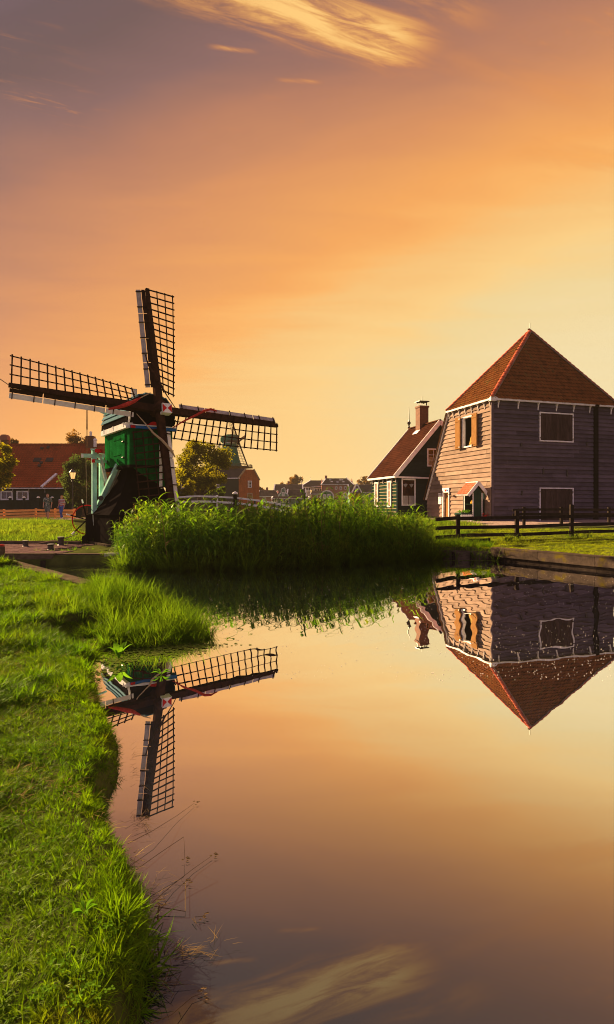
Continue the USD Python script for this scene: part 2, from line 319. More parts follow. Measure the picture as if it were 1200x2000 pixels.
M['lawn'] = look('lawn', (.060, .130, .003), (.110, .185, .005), 1.6, .75, obj=.30, trans=.48, tcol=GT, hue=.014, c3=(.17, .145, .008), gloss=.004, spec=.06, lo=.32, hi=.6)
M['lawn_right'] = look('lawn_right', (.13, .17, .008), (.20, .225, .013), .8, .6, obj=.25, trans=.48, tcol=GT, hue=.012, spec=.06)
M['meadow'] = look('meadow', (.070, .12, .014), (.13, .17, .024), .5, .6, obj=.3, trans=.48, tcol=GT, hue=.014, spec=.06)
M['reed'] = look('reed', (.065, .150, .014), (.145, .235, .016), 1.1, .5, obj=.42, trans=.45, tcol=(1.25, 1.4, .3), hue=.016, c3=(.22, .23, .02), lo=.34, hi=.6, gloss=.012)
M['clover'] = look('clover', (.05, .125, .006), (.08, .165, .010), 3, .6, obj=.2, trans=.4, tcol=GT)
M['sedge'] = look('sedge', (.060, .115, .009), (.10, .16, .013), 1.5, .5, obj=.3, trans=.48, tcol=GT, hue=.012, spec=.06)
M['dry_stem'] = look('dry_stem', (.09, .06, .03), (.16, .11, .055), 6, .9, obj=.3)
M['weed_leaf'] = look('weed_leaf', (.06, .15, .012), (.10, .21, .02), 5, .5, trans=.4, tcol=GT, obj=.2)
M['duckweed'] = look('duckweed', (.085, .13, .02), (.15, .19, .035), 4, .6, island=.35)
M['seed_white'] = look('seed_white', (.55, .50, .42), (.75, .7, .62), 3, .9)
M['leaf_gold'] = look('leaf_gold', (.17, .18, .008), (.28, .25, .012), .5, .6, island=.35, hue=.015, trans=.5, tcol=(1.3, 1.2, .3))
M['leaf_green'] = look('leaf_green', (.07, .11, .012), (.12, .155, .018), .5, .6, island=.35, hue=.015, trans=.4, tcol=GT)
M['leaf_willow'] = look('leaf_willow', (.065, .085, .034), (.105, .125, .05), .6, .6, island=.3, trans=.35, tcol=(1., 1.2, .5))
M['leaf_brown'] = look('leaf_brown', (.14, .085, .018), (.22, .13, .026), .4, .7, island=.35, trans=.4, tcol=(1.3, 1., .3))
M['skin'] = look('skin', (.62, .33, .22), (.68, .38, .26), 5, .55)
M['slate'] = look('slate', (.055, .042, .045), (.09, .065, .066), .6, .8, island=.2)
M['pale_wall'] = look('pale_wall', (.34, .33, .30), (.42, .40, .36), .5, .8)
M['mint_wall'] = look('mint_wall', (.10, .19, .14), (.14, .24, .18), .5, .7)
M['mill_teal'] = look('mill_teal', (.015, .11, .062), (.025, .15, .085), .3, .6)
M['gable_sun_tint'] = look('gable_sun_tint', (.30, .085, .025), (.38, .12, .036), .5, .7, obj=.1)  # sun on the shed gable, painted into the board colour
M['lamp_warm'] = lamp_look('lamp_warm', (1., .55, .18), .22)
M['lamp_pink'] = lamp_look('lamp_pink', (1., .30, .20), .12)

# ------------------------------------------------------------------ water and land
near_px = [(272, 1.70), (282, 1.90), (300, 2.23), (292, 2.49), (262, 2.70), (224, 3.10), (214, 3.25), (236, 3.55), (244, 3.99), (198, 4.78), (182, 5.96), (205, 6.6)]
bank_pts = [tuple(at(x, 987, Y)[:2] - V(.02, 0)) for x, Y in near_px]
_l = LineString(bank_pts); _d = np.arange(0, _l.length, .11); _p = np.array([_l.interpolate(q).coords[0] for q in _d])
_p[:, 0] += .13 * (meshkit.fbm(np.column_stack([_p * 3.1, 0 * _d]), 3, 8) - .5) * np.minimum(1, .35 + _p[:, 1] / 5); bank_pts = [tuple(q) for q in _p]
tongue = [tuple(at(x, 987, Y)[:2]) for x, Y in ((225, 6.9), (330, 7.15), (392, 7.3), (396, 7.7), (345, 8.8), (262, 9.8), (196, 10.7))]
plank_a, plank_b = V(-8.05, 14.75), V(-4.25, 10.95)
far_px = [(240, 15.7), (320, 15.45), (400, 15.3), (500, 15.3), (600, 16.0), (700, 17.0), (790, 17.8), (848, 18.5), (905, 18.6), (962, 18.2)]
far_shore = [tuple(at(x, 987, Y)[:2]) for x, Y in far_px]
beam_a, beam_b = V(5.95, 17.9), V(8.05, 14.35)
bd = unit(beam_b - beam_a); beam_c = beam_a + bd * 16; bn_ = np.array([-bd[1], bd[0]])
pond = Polygon([(1.5, -8), (1.2, -1), (.6, .4), (-.1, 1.0)] + bank_pts + tongue + [(-4.4, 11.05), (-8.0, 14.7), (-16, 14.9), (-16, 16.25), (-5.55, 16.2)] + far_shore[:-1] + [tuple(beam_a + bn_*.24), tuple(beam_c + bn_*.24), (18, -8)])
sharp = LineString([(-16, 16.25), (-5.55, 16.2), (-5.2, 16.0)]); sharp2 = LineString([tuple(beam_a + bn_*.24), tuple(beam_c + bn_*.24)]); sharp3 = LineString([(-4.4, 11.05), (-8.0, 14.7)])
def smooth(a, b, x):
    t = np.clip((np.asarray(x, float) - a) / (b - a), 0, 1); return t * t * (3 - 2 * t)
def land(x, y):
    x, y = np.asarray(x, float), np.asarray(y, float)
    pts = shapely.points(x, y); d = shapely.distance(pts, pond.exterior); inside = shapely.contains_xy(pond, x, y)
    sd = np.where(inside, -d, d)
    near = y < 13.5
    base = np.where(near, .20 + .10 * smooth(0, 2.5, sd), .36 + .33 * smooth(19, 32, y))
    base = np.where((x < -3.5) & (y > 14.9), .30 + .40 * smooth(21, 33, y), base)
    ton = shapely.distance(pts, LineString(tongue)) < 1.2
    base = np.where(ton & near, np.minimum(base, .06 + .25 * smooth(.7, 2.2, shapely.distance(pts, Point(*tongue[2])) - .6)), base)
    P = np.stack([x, y, 0 * x], -1)
    lump = (meshkit.fbm(P * 1.7, 3, 3) - .5) * np.where(near, .10, .10)
    ds = np.minimum(shapely.distance(pts, sharp), shapely.distance(pts, sharp2))
    w = np.where(ds < .5, .10, np.where(near, .30, .55)); w = np.where(shapely.distance(pts, sharp3) < .3, .12, w)
    h = -.5 + (base + .5 + lump * smooth(.1, .6, sd)) * smooth(-.80, .50, (sd / w))
    return np.where(sd < -.8 * w, -.5, h)
def lz(x, y): return float(land(np.array([x]), np.array([y]))[0])
def spaced(*segs): return np.unique(np.round(np.concatenate([np.arange(a, b, s) for a, b, s in segs]), 4))
gx = np.concatenate([[-3000, -900, -300, -120], spaced((-60, -16, 2.), (-16, -9, .5), (-9, 1.8, .08), (1.8, 10, .2), (10, 24, .5), (24, 62, 2.)), [120, 300, 900, 3000]])
gy = np.concatenate([[-600, -120, -40], spaced((-16, -2, 1.), (-2, 12.5, .08), (12.5, 20, .12), (20, 36, .5), (36, 80, 2.)), [120, 300, 900, 4000]])
XX, YY = np.meshgrid(gx, gy, indexing='ij'); ZZ = land(XX.ravel(), YY.ravel())
nx, ny = XX.shape; ii, jj = np.meshgrid(np.arange(nx-1), np.arange(ny-1), indexing='ij')
ff = np.stack([ii*ny+jj, (ii+1)*ny+jj, (ii+1)*ny+jj+1, ii*ny+jj+1], -1).reshape(-1, 4)
single('ground', MB().add(np.stack([XX.ravel(), YY.ravel(), ZZ], -1), ff), M['soil'], kind='structure', smooth=True, o=(0, 0, 0))

def water_look():
    N = {'g': ('geometry', {}), 's': ('separate_xyz', {}),
         'm': ('mapping', {'rotation': (0, 0, .5), 'scale': (1., 1., 1.)}), 'n': ('noise_texture', {'scale': 2.3, 'detail': 2., 'roughness': .45}),
         'm2': ('mapping', {'rotation': (0, 0, .62)}), 'wv': ('wave_texture', {'wave_type': 'bands', 'bands_direction': 'x', 'scale': 1.05, 'distortion': 2.2, 'detail': 1.5, 'detail_scale': .8}),
         'far': ('map_range', {'range_type': 'smoothstep', 'from_min': 4.5, 'from_max': 9., 'to_min': .03, 'to_max': 1., 'clamp': True}),
         'wa': ('math', {'math_type': 'multiply'}), 'na': ('math', {'math_type': 'multiply', 'value2': .7}), 'sum': ('math', {'math_type': 'add'}),
         'b': ('bump', {'strength': 1., 'distance': .0005}),
         'lw': ('layer_weight', {'blend': .5}), 'r': ('rgb_ramp', {'ramp': [(0., (.05,)*3), (.2, (.08,)*3), (.32, (.15,)*3), (.37, (.19,)*3), (.45, (.33,)*3), (.52, (.50,)*3), (.6, (.77,)*3), (.7, (.93,)*3), (1., (.98,)*3)]}),
         'gl': ('glossy_bsdf', {'roughness': .0, 'color': (1., 1., 1.)}), 'df': ('diffuse_bsdf', {'color': (.011, .0145, .021)}), 'x': ('mix_closure', {})}
    return usdkit.material(stage, '/World/Looks/pond_water', N, [('g.position', 's.vector'), ('g.position', 'm.vector'), ('m.vector', 'n.vector'), ('g.position', 'm2.vector'), ('m2.vector', 'wv.vector'), ('s.y', 'far.value'),
        ('wv.fac', 'wa.value1'), ('far.result', 'wa.value2'), ('n.fac', 'na.value1'), ('wa.value', 'sum.value1'), ('na.value', 'sum.value2'), ('sum.value', 'b.height'), ('b.normal', 'gl.normal'),
        ('lw.facing', 'r.fac'), ('r.color', 'x.fac'), ('df.BSDF', 'x.closure1'), ('gl.BSDF', 'x.closure2')], surface='x.closure')
M['water'] = water_look()
single('water', MB().quad(V(-22, -9, 0), V(24, -9, 0), V(24, 21, 0), V(-22, 21, 0)), M['water'], kind='structure', o=(0, 0, 0))

# gravel yard in front of the barn
yard = MB(); yp = [(5.5, 28.5), (40, 33), (44, 43), (8.5, 46), (5.0, 37)]
pg = Polygon(yp); gxs = np.arange(4, 46, 1.); cells = []
for a in gxs:
    for b in np.arange(28, 47, 1.):
        c = pg.intersection(sbox(a, b, a+1, b+1))
        if c.area > 1e-3 and c.geom_type == 'Polygon':
            v = np.array(c.exterior.coords)[:-1]; z = land(v[:,0], v[:,1]) + .02
            yard.add(np.column_stack([v, z]), [[0, i, i+1] for i in range(1, len(v)-1)])
single('gravel_yard', yard, M['gravel'], kind='structure', o=(0, 0, 0))

# ------------------------------------------------------------------ building pieces
def boards(th, P, outline, z0, z1, pitch, mat, holes=(), name='board', th_lo=.035, th_hi=.012, joint=None, edge=None, gap=.006):
    """lapped weatherboards, each a part of its own; P(u, z, out)"""
    outline = Polygon(outline) if not hasattr(outline, 'exterior') else outline
    z = z0; minu, _, maxu, _ = outline.bounds
    while z < z1 - .03:
        zt = min(z + pitch, z1); strip = outline.intersection(sbox(minu - 1, z, maxu + 1, zt))
        for h in holes: strip = strip.difference(h)
        cut = []
        if joint:
            u = minu + R.uniform(.5, joint * 1.6)
            while u < maxu - .8: cut.append(u); u += R.uniform(joint * .7, joint * 1.5)
        us = [minu - 1] + cut + [maxu + 1]
        for a, b in zip(us[:-1], us[1:]):
            pc = strip.intersection(sbox(a + gap / 2, z - 1, b - gap / 2, zt + 1))
            for g in getattr(pc, 'geoms', [pc]):
                if g.geom_type != 'Polygon' or g.area < .004: continue
                j = R.uniform(-.007, .007); zz = z
                mb = MB().poly(P, g, lambda u, q, zz=zz, j=j: th_lo + j + (th_hi - th_lo) * (q - zz) / pitch, -.005)
                bp = th.part(name, mb, mat)
                if edge is not None:
                    u0, _, u1, _ = g.bounds
                    if u1 - u0 > .1: th.part('drip_edge', MB().poly(P, sbox(u0, z + .002, u1, z + edge[0]), th_lo + .022, th_lo - .001), edge[1], parent=bp)  # pale strip added as the sun-caught lower edge of the board
        z = zt
def tiles(mb, O, Rv, Sv, outline, w=.24, h=.24, amp=.022, rise=.03, seg=6, jit=.006, under=.012):
    """pantiles in courses on the plane O + r*Rv + s*Sv"""
    Rv, Sv = unit(Rv), unit(Sv); Nv = unit(np.cross(Rv, Sv)); pg = outline if hasattr(outline, 'exterior') else Polygon(outline)
    if Nv[2] < 0: Nv = -Nv
    r0, s0, r1, s1 = pg.bounds; x = np.linspace(0, 1, seg + 1); prof = amp * np.sin(2 * PI * x + .6) * np.where(x < .35, .55, 1)
    ni, nj = int((s1 - s0) / h) + 1, int((r1 - r0) / w) + 1
    cs = np.array([(r0 + (j + .5) * w, s0 + (i + .5) * h) for i in range(ni) for j in range(nj)]); ok = shapely.contains_xy(pg, cs[:,0], cs[:,1])
    q = np.array([[k, k+1, seg+2+k, seg+1+k] for k in range(seg)]); q2 = np.array([[2*(seg+1)+k, 2*(seg+1)+k+1, k+1, k] for k in range(seg)])
    for c in cs[ok]:
        jr, js, jn = R.uniform(-jit, jit), R.uniform(-jit, jit), R.uniform(0, jit * 1.6)
        a, b = c[0] - w/2 + jr, c[1] - h/2 + js
        lo = O + np.outer(a + x*w*1.02, Rv) + b*Sv + np.outer(prof + under + rise + jn, Nv)
        hi = O + np.outer(a + x*w*1.02, Rv) + (b + h*1.12)*Sv + np.outer(prof + under, Nv)
        mb.add(np.vstack([lo, hi, lo - Nv * .028]), np.vstack([q, q2]))
    return mb
def plane_uv(O, Rv, Sv, pts): return [((p - O) @ unit(Rv), (p - O) @ unit(Sv)) for p in pts]
def slope(th, parent, pts, mat, up_hint, w=.24, h=.24, name='roof_tiles', grow=.03, **k):
    """tiled roof face over the 3-D polygon pts, first two points being the eave"""
    O, Rv = pts[0], unit(pts[1] - pts[0]); n = unit(np.cross(Rv, pts[2] - pts[0])); Sv = np.cross(n, Rv)
    if Sv @ up_hint < 0: Sv = -Sv
    mb = tiles(MB(), O, Rv, Sv, Polygon(plane_uv(O, Rv, Sv, pts)).buffer(grow, join_style=2), w, h, **k)
    return th.part(name, mb, mat, parent=parent, kind='stuff')
def solid_face(pts, t):
    pts = [np.asarray(p, float) for p in pts]; n = unit(np.cross(pts[1]-pts[0], pts[2]-pts[0])); n = n if n[2] > 0 else -n
    m = len(pts); lo = [p - n*t for p in pts]; mb = MB()
    mb.add(pts + lo, [[0, i, i+1] for i in range(1, m-1)] + [[m, m+i+1, m+i] for i in range(1, m-1)] + [t_ for i in range(m) for t_ in ([i, (i+1) % m, (i+1) % m+m], [i, (i+1) % m+m, i+m])])
    return mb
def casement(th, P, u0, u1, z0, z1, o, frame=.09, depth=.06, mat=None, parent=None, panes=(1, 1), inner=None, bar=.035, name='window', sill=True, glass=True):
    """framed window: frame (part) > glazing bars, pane, inner"""
    mat = mat or M['white_paint']; ring = sbox(u0, z0, u1, z1).difference(sbox(u0+frame, z0+frame, u1-frame, z1-frame))
    f = th.part(name, MB().poly(P, ring, o + depth, o - .02), mat, parent=parent)
    if parent: f = parent
    iu0, iu1, iz0, iz1 = u0+frame, u1-frame, z0+frame, z1-frame
    for i in range(1, panes[0]):
        u = iu0 + (iu1-iu0)*i/panes[0]; th.part('glazing_bar', MB().poly(P, sbox(u-bar/2, iz0, u+bar/2, iz1), o + depth*.6, o), mat, parent=f)
    for i in range(1, panes[1]):
        z = iz0 + (iz1-iz0)*i/panes[1]; th.part('glazing_bar', MB().poly(P, sbox(iu0, z-bar/2, iu1, z+bar/2), o + depth*.55, o + .001), mat, parent=f)
    if glass: th.part('pane', MB().poly(P, sbox(iu0, iz0, iu1, iz1), o + .012, o + .008), M['glass'], parent=f)
    th.part('window_back', MB().poly(P, sbox(iu0, iz0, iu1, iz1), o - .012, o - .02), inner or M['dark_room'], parent=f)
    return f, (iu0, iu1, iz0, iz1)

# ------------------------------------------------------------------ the big barn
def build_barn():
    fr = Frame((12.44, 37.8), (.957, .291)); W, E0, GZ, AZ = 10.25, 8.9, .45, 14.67; D1, D2 = 5.35, 8.75
    th = Thing('barn', 'tall tarred timber barn with steep orange tiled pyramid roof and left wall painted in sunlit tan', 'barn', fr.p(0, 0, GZ))
    PF = lambda u, z, o: fr.p(u, -o, z); PL = lambda u, z, o: fr.p(-o, u, z)
    PR = lambda u, z, o: fr.p(W + o, u, z); PB = lambda u, z, o: fr.p(u, D2 + o, z)
    front = sbox(0, GZ, W, E0); left = Polygon([(0, GZ), (D2, GZ), (D2, 2.35), (D1, E0), (0, E0)])
    hatch = sbox(2.18, 6.02, 3.42, 8.08); door = sbox(5.32, GZ, 6.2, 3.0)
    core = MB(); core.poly(PF, front, -.004, -.15); core.poly(PL, left.difference(hatch).difference(door), -.004, -.15)
    core.poly(PR, left, 0, -.15); core.poly(PB, sbox(0, GZ, W, 2.35), 0, -.15)
    wall = th.part('wall', core, M['tar_black'])
    th.part('hay_loft', MB().poly(lambda u, z, o: fr.p(u, o, z), sbox(.16, 5.85, W-.2, 5.95), D1, .16), M['dark_room'], parent=wall)
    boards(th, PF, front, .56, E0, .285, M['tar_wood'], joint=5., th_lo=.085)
    boards(th, PL, left, .56, E0, .315, M['lit_side_wood'], holes=(hatch, door), joint=2.6, th_lo=.085)
    # corner posts and edge trims
    th.part('corner_board', MB().poly(PF, sbox(-.09, .5, .07, E0), .092, .0), M['tar_wood'])
    th.part('corner_board', MB().poly(PL, sbox(-.088, .5, .09, E0), .09, .0), M['lit_side_wood'])
    a, b = PL(D1 + .02, E0 + .02, .09), PL(D2 + .12, 2.22, .09)
    th.part('barge_board', MB().bar(a, b, .16, .16, up=fr.x), M['white_paint'])
    # roof
    oh = .22; ez = E0 + .02
    c = [fr.p(-oh, -oh, ez), fr.p(W + oh, -oh, ez), fr.p(W + oh, D1 + .1, ez), fr.p(-oh, D1 + .1, ez)]; ap = fr.p(5.1, 2.62, AZ)
    roof = MB()
    for i in range(4): roof.add(*solid_face([c[i], c[(i+1) % 4], ap], .10).get())
    b0, b1 = fr.p(-oh, D2 + .25, 2.2), fr.p(W + oh, D2 + .25, 2.2)
    roof.add(*solid_face([c[3], c[2], b1, b0], .12).get())
    rp = th.part('roof', roof, M['under_roof'])
    slope(th, rp, [c[0], c[1], ap], M['roof_tile'], V(0,0,1), w=.29, h=.30, rise=.055, amp=.03, jit=.012)
    slope(th, rp, [c[3], c[0], ap], M['roof_tile'], V(0,0,1), w=.29, h=.30, rise=.055, amp=.03, jit=.012)
    slope(th, rp, [c[1], c[2], ap], M['roof_tile'], V(0,0,1), w=.25, h=.3, seg=4)
    slope(th, rp, [b0, b1, c[2], c[3]], M['roof_tile'], V(0,0,1), w=.25, h=.3, seg=4)
    for k, (p, q, big) in enumerate(((c[0], ap, 1), (c[1], ap, 0), (c[3], ap, 0))):
        n = 22; d = unit(q - p); L = np.linalg.norm(q - p); side = unit(np.cross(d, V(0,0,1))); up = np.cross(side, d); up = up if up[2] > 0 else -up
        th.part('ridge_mortar', MB().bar(p + d*.1 + up*.015, q - d*.05 + up*.01, .32, .05, up=up), M['mortar'], parent=rp)
        for i in range(n):
            s0, s1 = L*i/n + .02, L*(i+1)/n + .045; mb = MB(); g = np.linspace(0, PI, 7)
            ring = lambda s, r, hh: [p + d*s + side*r*math.cos(t) + up*(hh + r*.75*math.sin(t)) for t in g]
            lo, hi = ring(s0, .155, .055), ring(s1, .125, .045); lo2 = ring(s0, .12, .03)
            mb.add(lo + hi + lo2, [[j, j+1, 7+j+1, 7+j] for j in range(6)] + [[14+j, 14+j+1, j+1, j] for j in range(6)])
            th.part('ridge_tile', mb, M['ridge_tile'], parent=rp)
    for q in (ap, fr.p(5.1, 3.0, AZ - .45)): th.part('lightning_rod', MB().tube([q, q + V(0,0,.62)], .014, 5), M['iron'], parent=rp)
    # white eaves boards, corner block and brackets
    th.part('eaves_board', MB().poly(PF, sbox(-.25, E0-.10, 8.30, E0+.03), .27, .19), M['white_paint'])
    th.part('eaves_board', MB().poly(PF, sbox(8.72, E0-.10, W+.25, E0+.03), .27, .19), M['white_paint'])
    th.part('eaves_board', MB().poly(PL, sbox(-.18, E0-.10, D1+.12, E0+.03), .27, .19), M['white_paint'])
    th.part('eaves_corner', MB().poly(PF, Polygon([(-.30, E0-.17), (.10, E0-.17), (.30, E0-.10), (.55, E0-.10), (.30, E0+.0), (.1, E0+.10), (-.30, E0+.10)]), .30, .10), M['white_paint'])
    th.part('eaves_soffit', MB().poly(lambda u, z, o: fr.p(u, z, E0 - .02 - o), sbox(-.2, -.2, W+.2, 0).union(sbox(-.2, -.2, 0, D1)), 0, .03), M['tar_black'])
    S = [(0, 0), (.17, 0), (.17, -.07), (.10, -.12), (.085, -.26), (.05, -.36), (.05, -.46), (0, -.50)]
    for u in (.42, 2.0, 3.62, 5.15, 6.6, 8.0, 9.9):
        th.part('bracket', MB().poly(lambda a_, z_, o: fr.p(u + o, -.04 - a_, E0 - .10 + z_), S, .035, -.035), M['white_paint'])
    for u in (.12, .75, 1.5, 2.3, 3.1, 3.9, 4.7, 5.3):
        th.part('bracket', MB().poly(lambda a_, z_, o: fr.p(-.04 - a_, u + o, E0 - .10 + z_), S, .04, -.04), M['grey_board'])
    # rain pipe
    th.part('rain_pipe', MB().poly(PF, sbox(8.36, .5, 8.68, E0 - .12), .18, .02), M['tar_black'])
    # shuttered openings on the front
    for z0, z1, fb in ((6.17, 8.2, True), (.55, 2.98, False)):
        u0, u1 = 3.72, 6.58; fw = .085
        ring = sbox(u0, z0, u1, z1).difference(sbox(u0+fw, z0+(fw if fb else -1), u1-fw, z1-fw))
        f = th.part('window_frame', MB().poly(PF, ring, .125, .0), M['white_paint'])
        for g_ in (0, 1):
            a0 = u0 + fw + g_*(u1-u0-2*fw)/2; a1 = a0 + (u1-u0-2*fw)/2 - .012; n = 6
            for i in range(n):
                x0, x1 = a0 + (a1-a0)*i/n + .004, a0 + (a1-a0)*(i+1)/n - .004
                th.part('shutter_plank', MB().poly(PF, sbox(x0, z0+(fw if fb else 0)+.01, x1, z1-fw-.01), .102 + R.uniform(-.004, .004), .0), M['shutter_dark'], parent=f)
        for u in (u0 + .05, u1 - .05):
            for q in (.12, .88): th.part('hinge', MB().poly(PF, sbox(u-.06, z0+(z1-z0)*q-.03, u+.06, z0+(z1-z0)*q+.03), .137, .11), M['iron'], parent=f)
    for u, z in ((4.05, 4.35), (6.05, 4.2), (2.25, 5.9), (7.75, 6.1), (2.3, 2.6)):
        th.part('wall_anchor', MB().poly(PF, Polygon([(u-.05, z-.42), (u+.05, z-.42), (u+.07, z-.3), (u+.03, z), (u-.03, z)]) if z < 5 and u > 3 else sbox(u-.05, z-.13, u+.05, z+.13), .11, .03), M['iron'])
    # open hay hatch with its two shutters
    f = th.part('hatch_frame', MB().poly(PL, sbox(2.1, 5.92, 3.5, 8.16).difference(sbox(2.2, 6.02, 3.4, 8.07)), .115, -.12), M['white_paint'])
    for (u0, u1) in ((1.42, 2.07), (3.52, 4.2)):
        sh = th.part('hatch_shutter', MB().poly(PL, sbox(u0, 5.9, u1, 8.2), .25, .20), M['shutter_tan'])
        for q in (6.1, 7.95): th.part('batten', MB().poly(PL, sbox(u0+.02, q-.07, u1-.02, q+.07), .28, .248), M['shutter_tan'], parent=sh)
        th.part('upright', MB().poly(PL, sbox(u0+.01, 5.93, u0+.09, 8.17), .278, .249), M['shutter_tan'], parent=sh)
        for q in (6.0, 8.05): th.part('hinge', MB().poly(PL, sbox(u0 if u0 > 3 else u1-.1, q-.04, (u0 if u0 > 3 else u1-.1)+.12, q+.04), .30, .06), M['iron'], parent=sh)
    # small door in the left wall
    f = th.part('door_frame', MB().poly(PL, sbox(5.25, GZ, 6.27, 3.08).difference(sbox(5.34, 0, 6.18, 2.74)), .125, -.05), M['white_paint'])
    th.part('door', MB().poly(PL, sbox(5.34, GZ, 6.18, 2.74), -.03, -.08), M['shutter_tan'], parent=f)
    th.part('door_handle', MB().poly(PL, sbox(5.42, 1.5, 5.5, 1.7), -.02, -.06), M['iron'], parent=f)
    hp = [(5.76, 2.8), (5.62, 2.92), (5.66, 2.99), (5.76, 2.95), (5.86, 2.99), (5.90, 2.92)]
    th.part('door_ornament', MB().poly(PL, hp, .14, .11), M['red_paint'], parent=f); th.part('door_ornament', MB().poly(PL, sbox(5.4, 2.86, 5.58, 2.96).union(sbox(5.94, 2.86, 6.12, 2.96)).convex_hull.difference(sbox(5.6, 2, 5.92, 4)).geoms[0], .138, .11), M['blue_paint'], parent=f)
    brd = Thing('notice_board', 'small white printed notice board on the barn wall left of the narrow door', 'notice board', PL(6.6, 1.75, .05))
    bp = brd.part('panel', MB().poly(PL, sbox(6.4, 1.85, 6.82, 2.72), .13, .09), M['white_paint'])
    for k, z in enumerate(np.linspace(1.95, 2.6, 7)): brd.part('print_line', MB().poly(PL, sbox(6.46, z-.018, 6.76 - .1*(k % 3), z+.018), .133, .129), M['iron'], parent=bp)
    lamp = Thing('wall_lamp', 'small dark wall lamp on the barn just right of the narrow door', 'wall lamp', PL(4.95, 2.5, 0))
    lamp.part('bracket', MB().tube([PL(4.95, 2.45, .03), PL(4.95, 2.5, .2), PL(4.9, 2.6, .26)], .02, 5), M['iron']); lamp.part('shade', MB().lathe([(.02, .1), (.12, .0), (.12, -.03), (.02, -.02)], PL(4.9, 2.56, .26), 8), M['iron'])
    # hay in the loft
    h = MB(); q = fr.p(.75, 2.62, 5.95); pr = meshkit.fbm
    ico = trimesh.creation.icosphere(4, 1.0); v = ico.vertices * V(.72, .72, 1.25); v[:, 2] = np.maximum(v[:, 2], -.02)
    v = v * (1 + .28 * (pr(ico.vertices * 3.1 + 5, 4)[:, None] - .5)); h.add(v + q, ico.faces)
    hay = Thing('hay_heap', 'heap of dry yellow hay inside the open barn hatch', 'hay', q); hb = hay.part('heap', h, M['hay'], smooth=True)
    s = MB()
    for _ in range(500):
        d = unit(rng.normal(size=3)); d[2] = abs(d[2]); p0 = q + d * V(.7, .7, 1.2); e = unit(rng.normal(size=3)) * .16
        s.bar(p0 - e*.5, p0 + e*.5 + V(0,0,-.02), .012, .004)
    hay.part('loose_straw', s, M['hay'], parent=hb, kind='stuff')
    return fr, PL
fr_barn, PLb = build_barn()

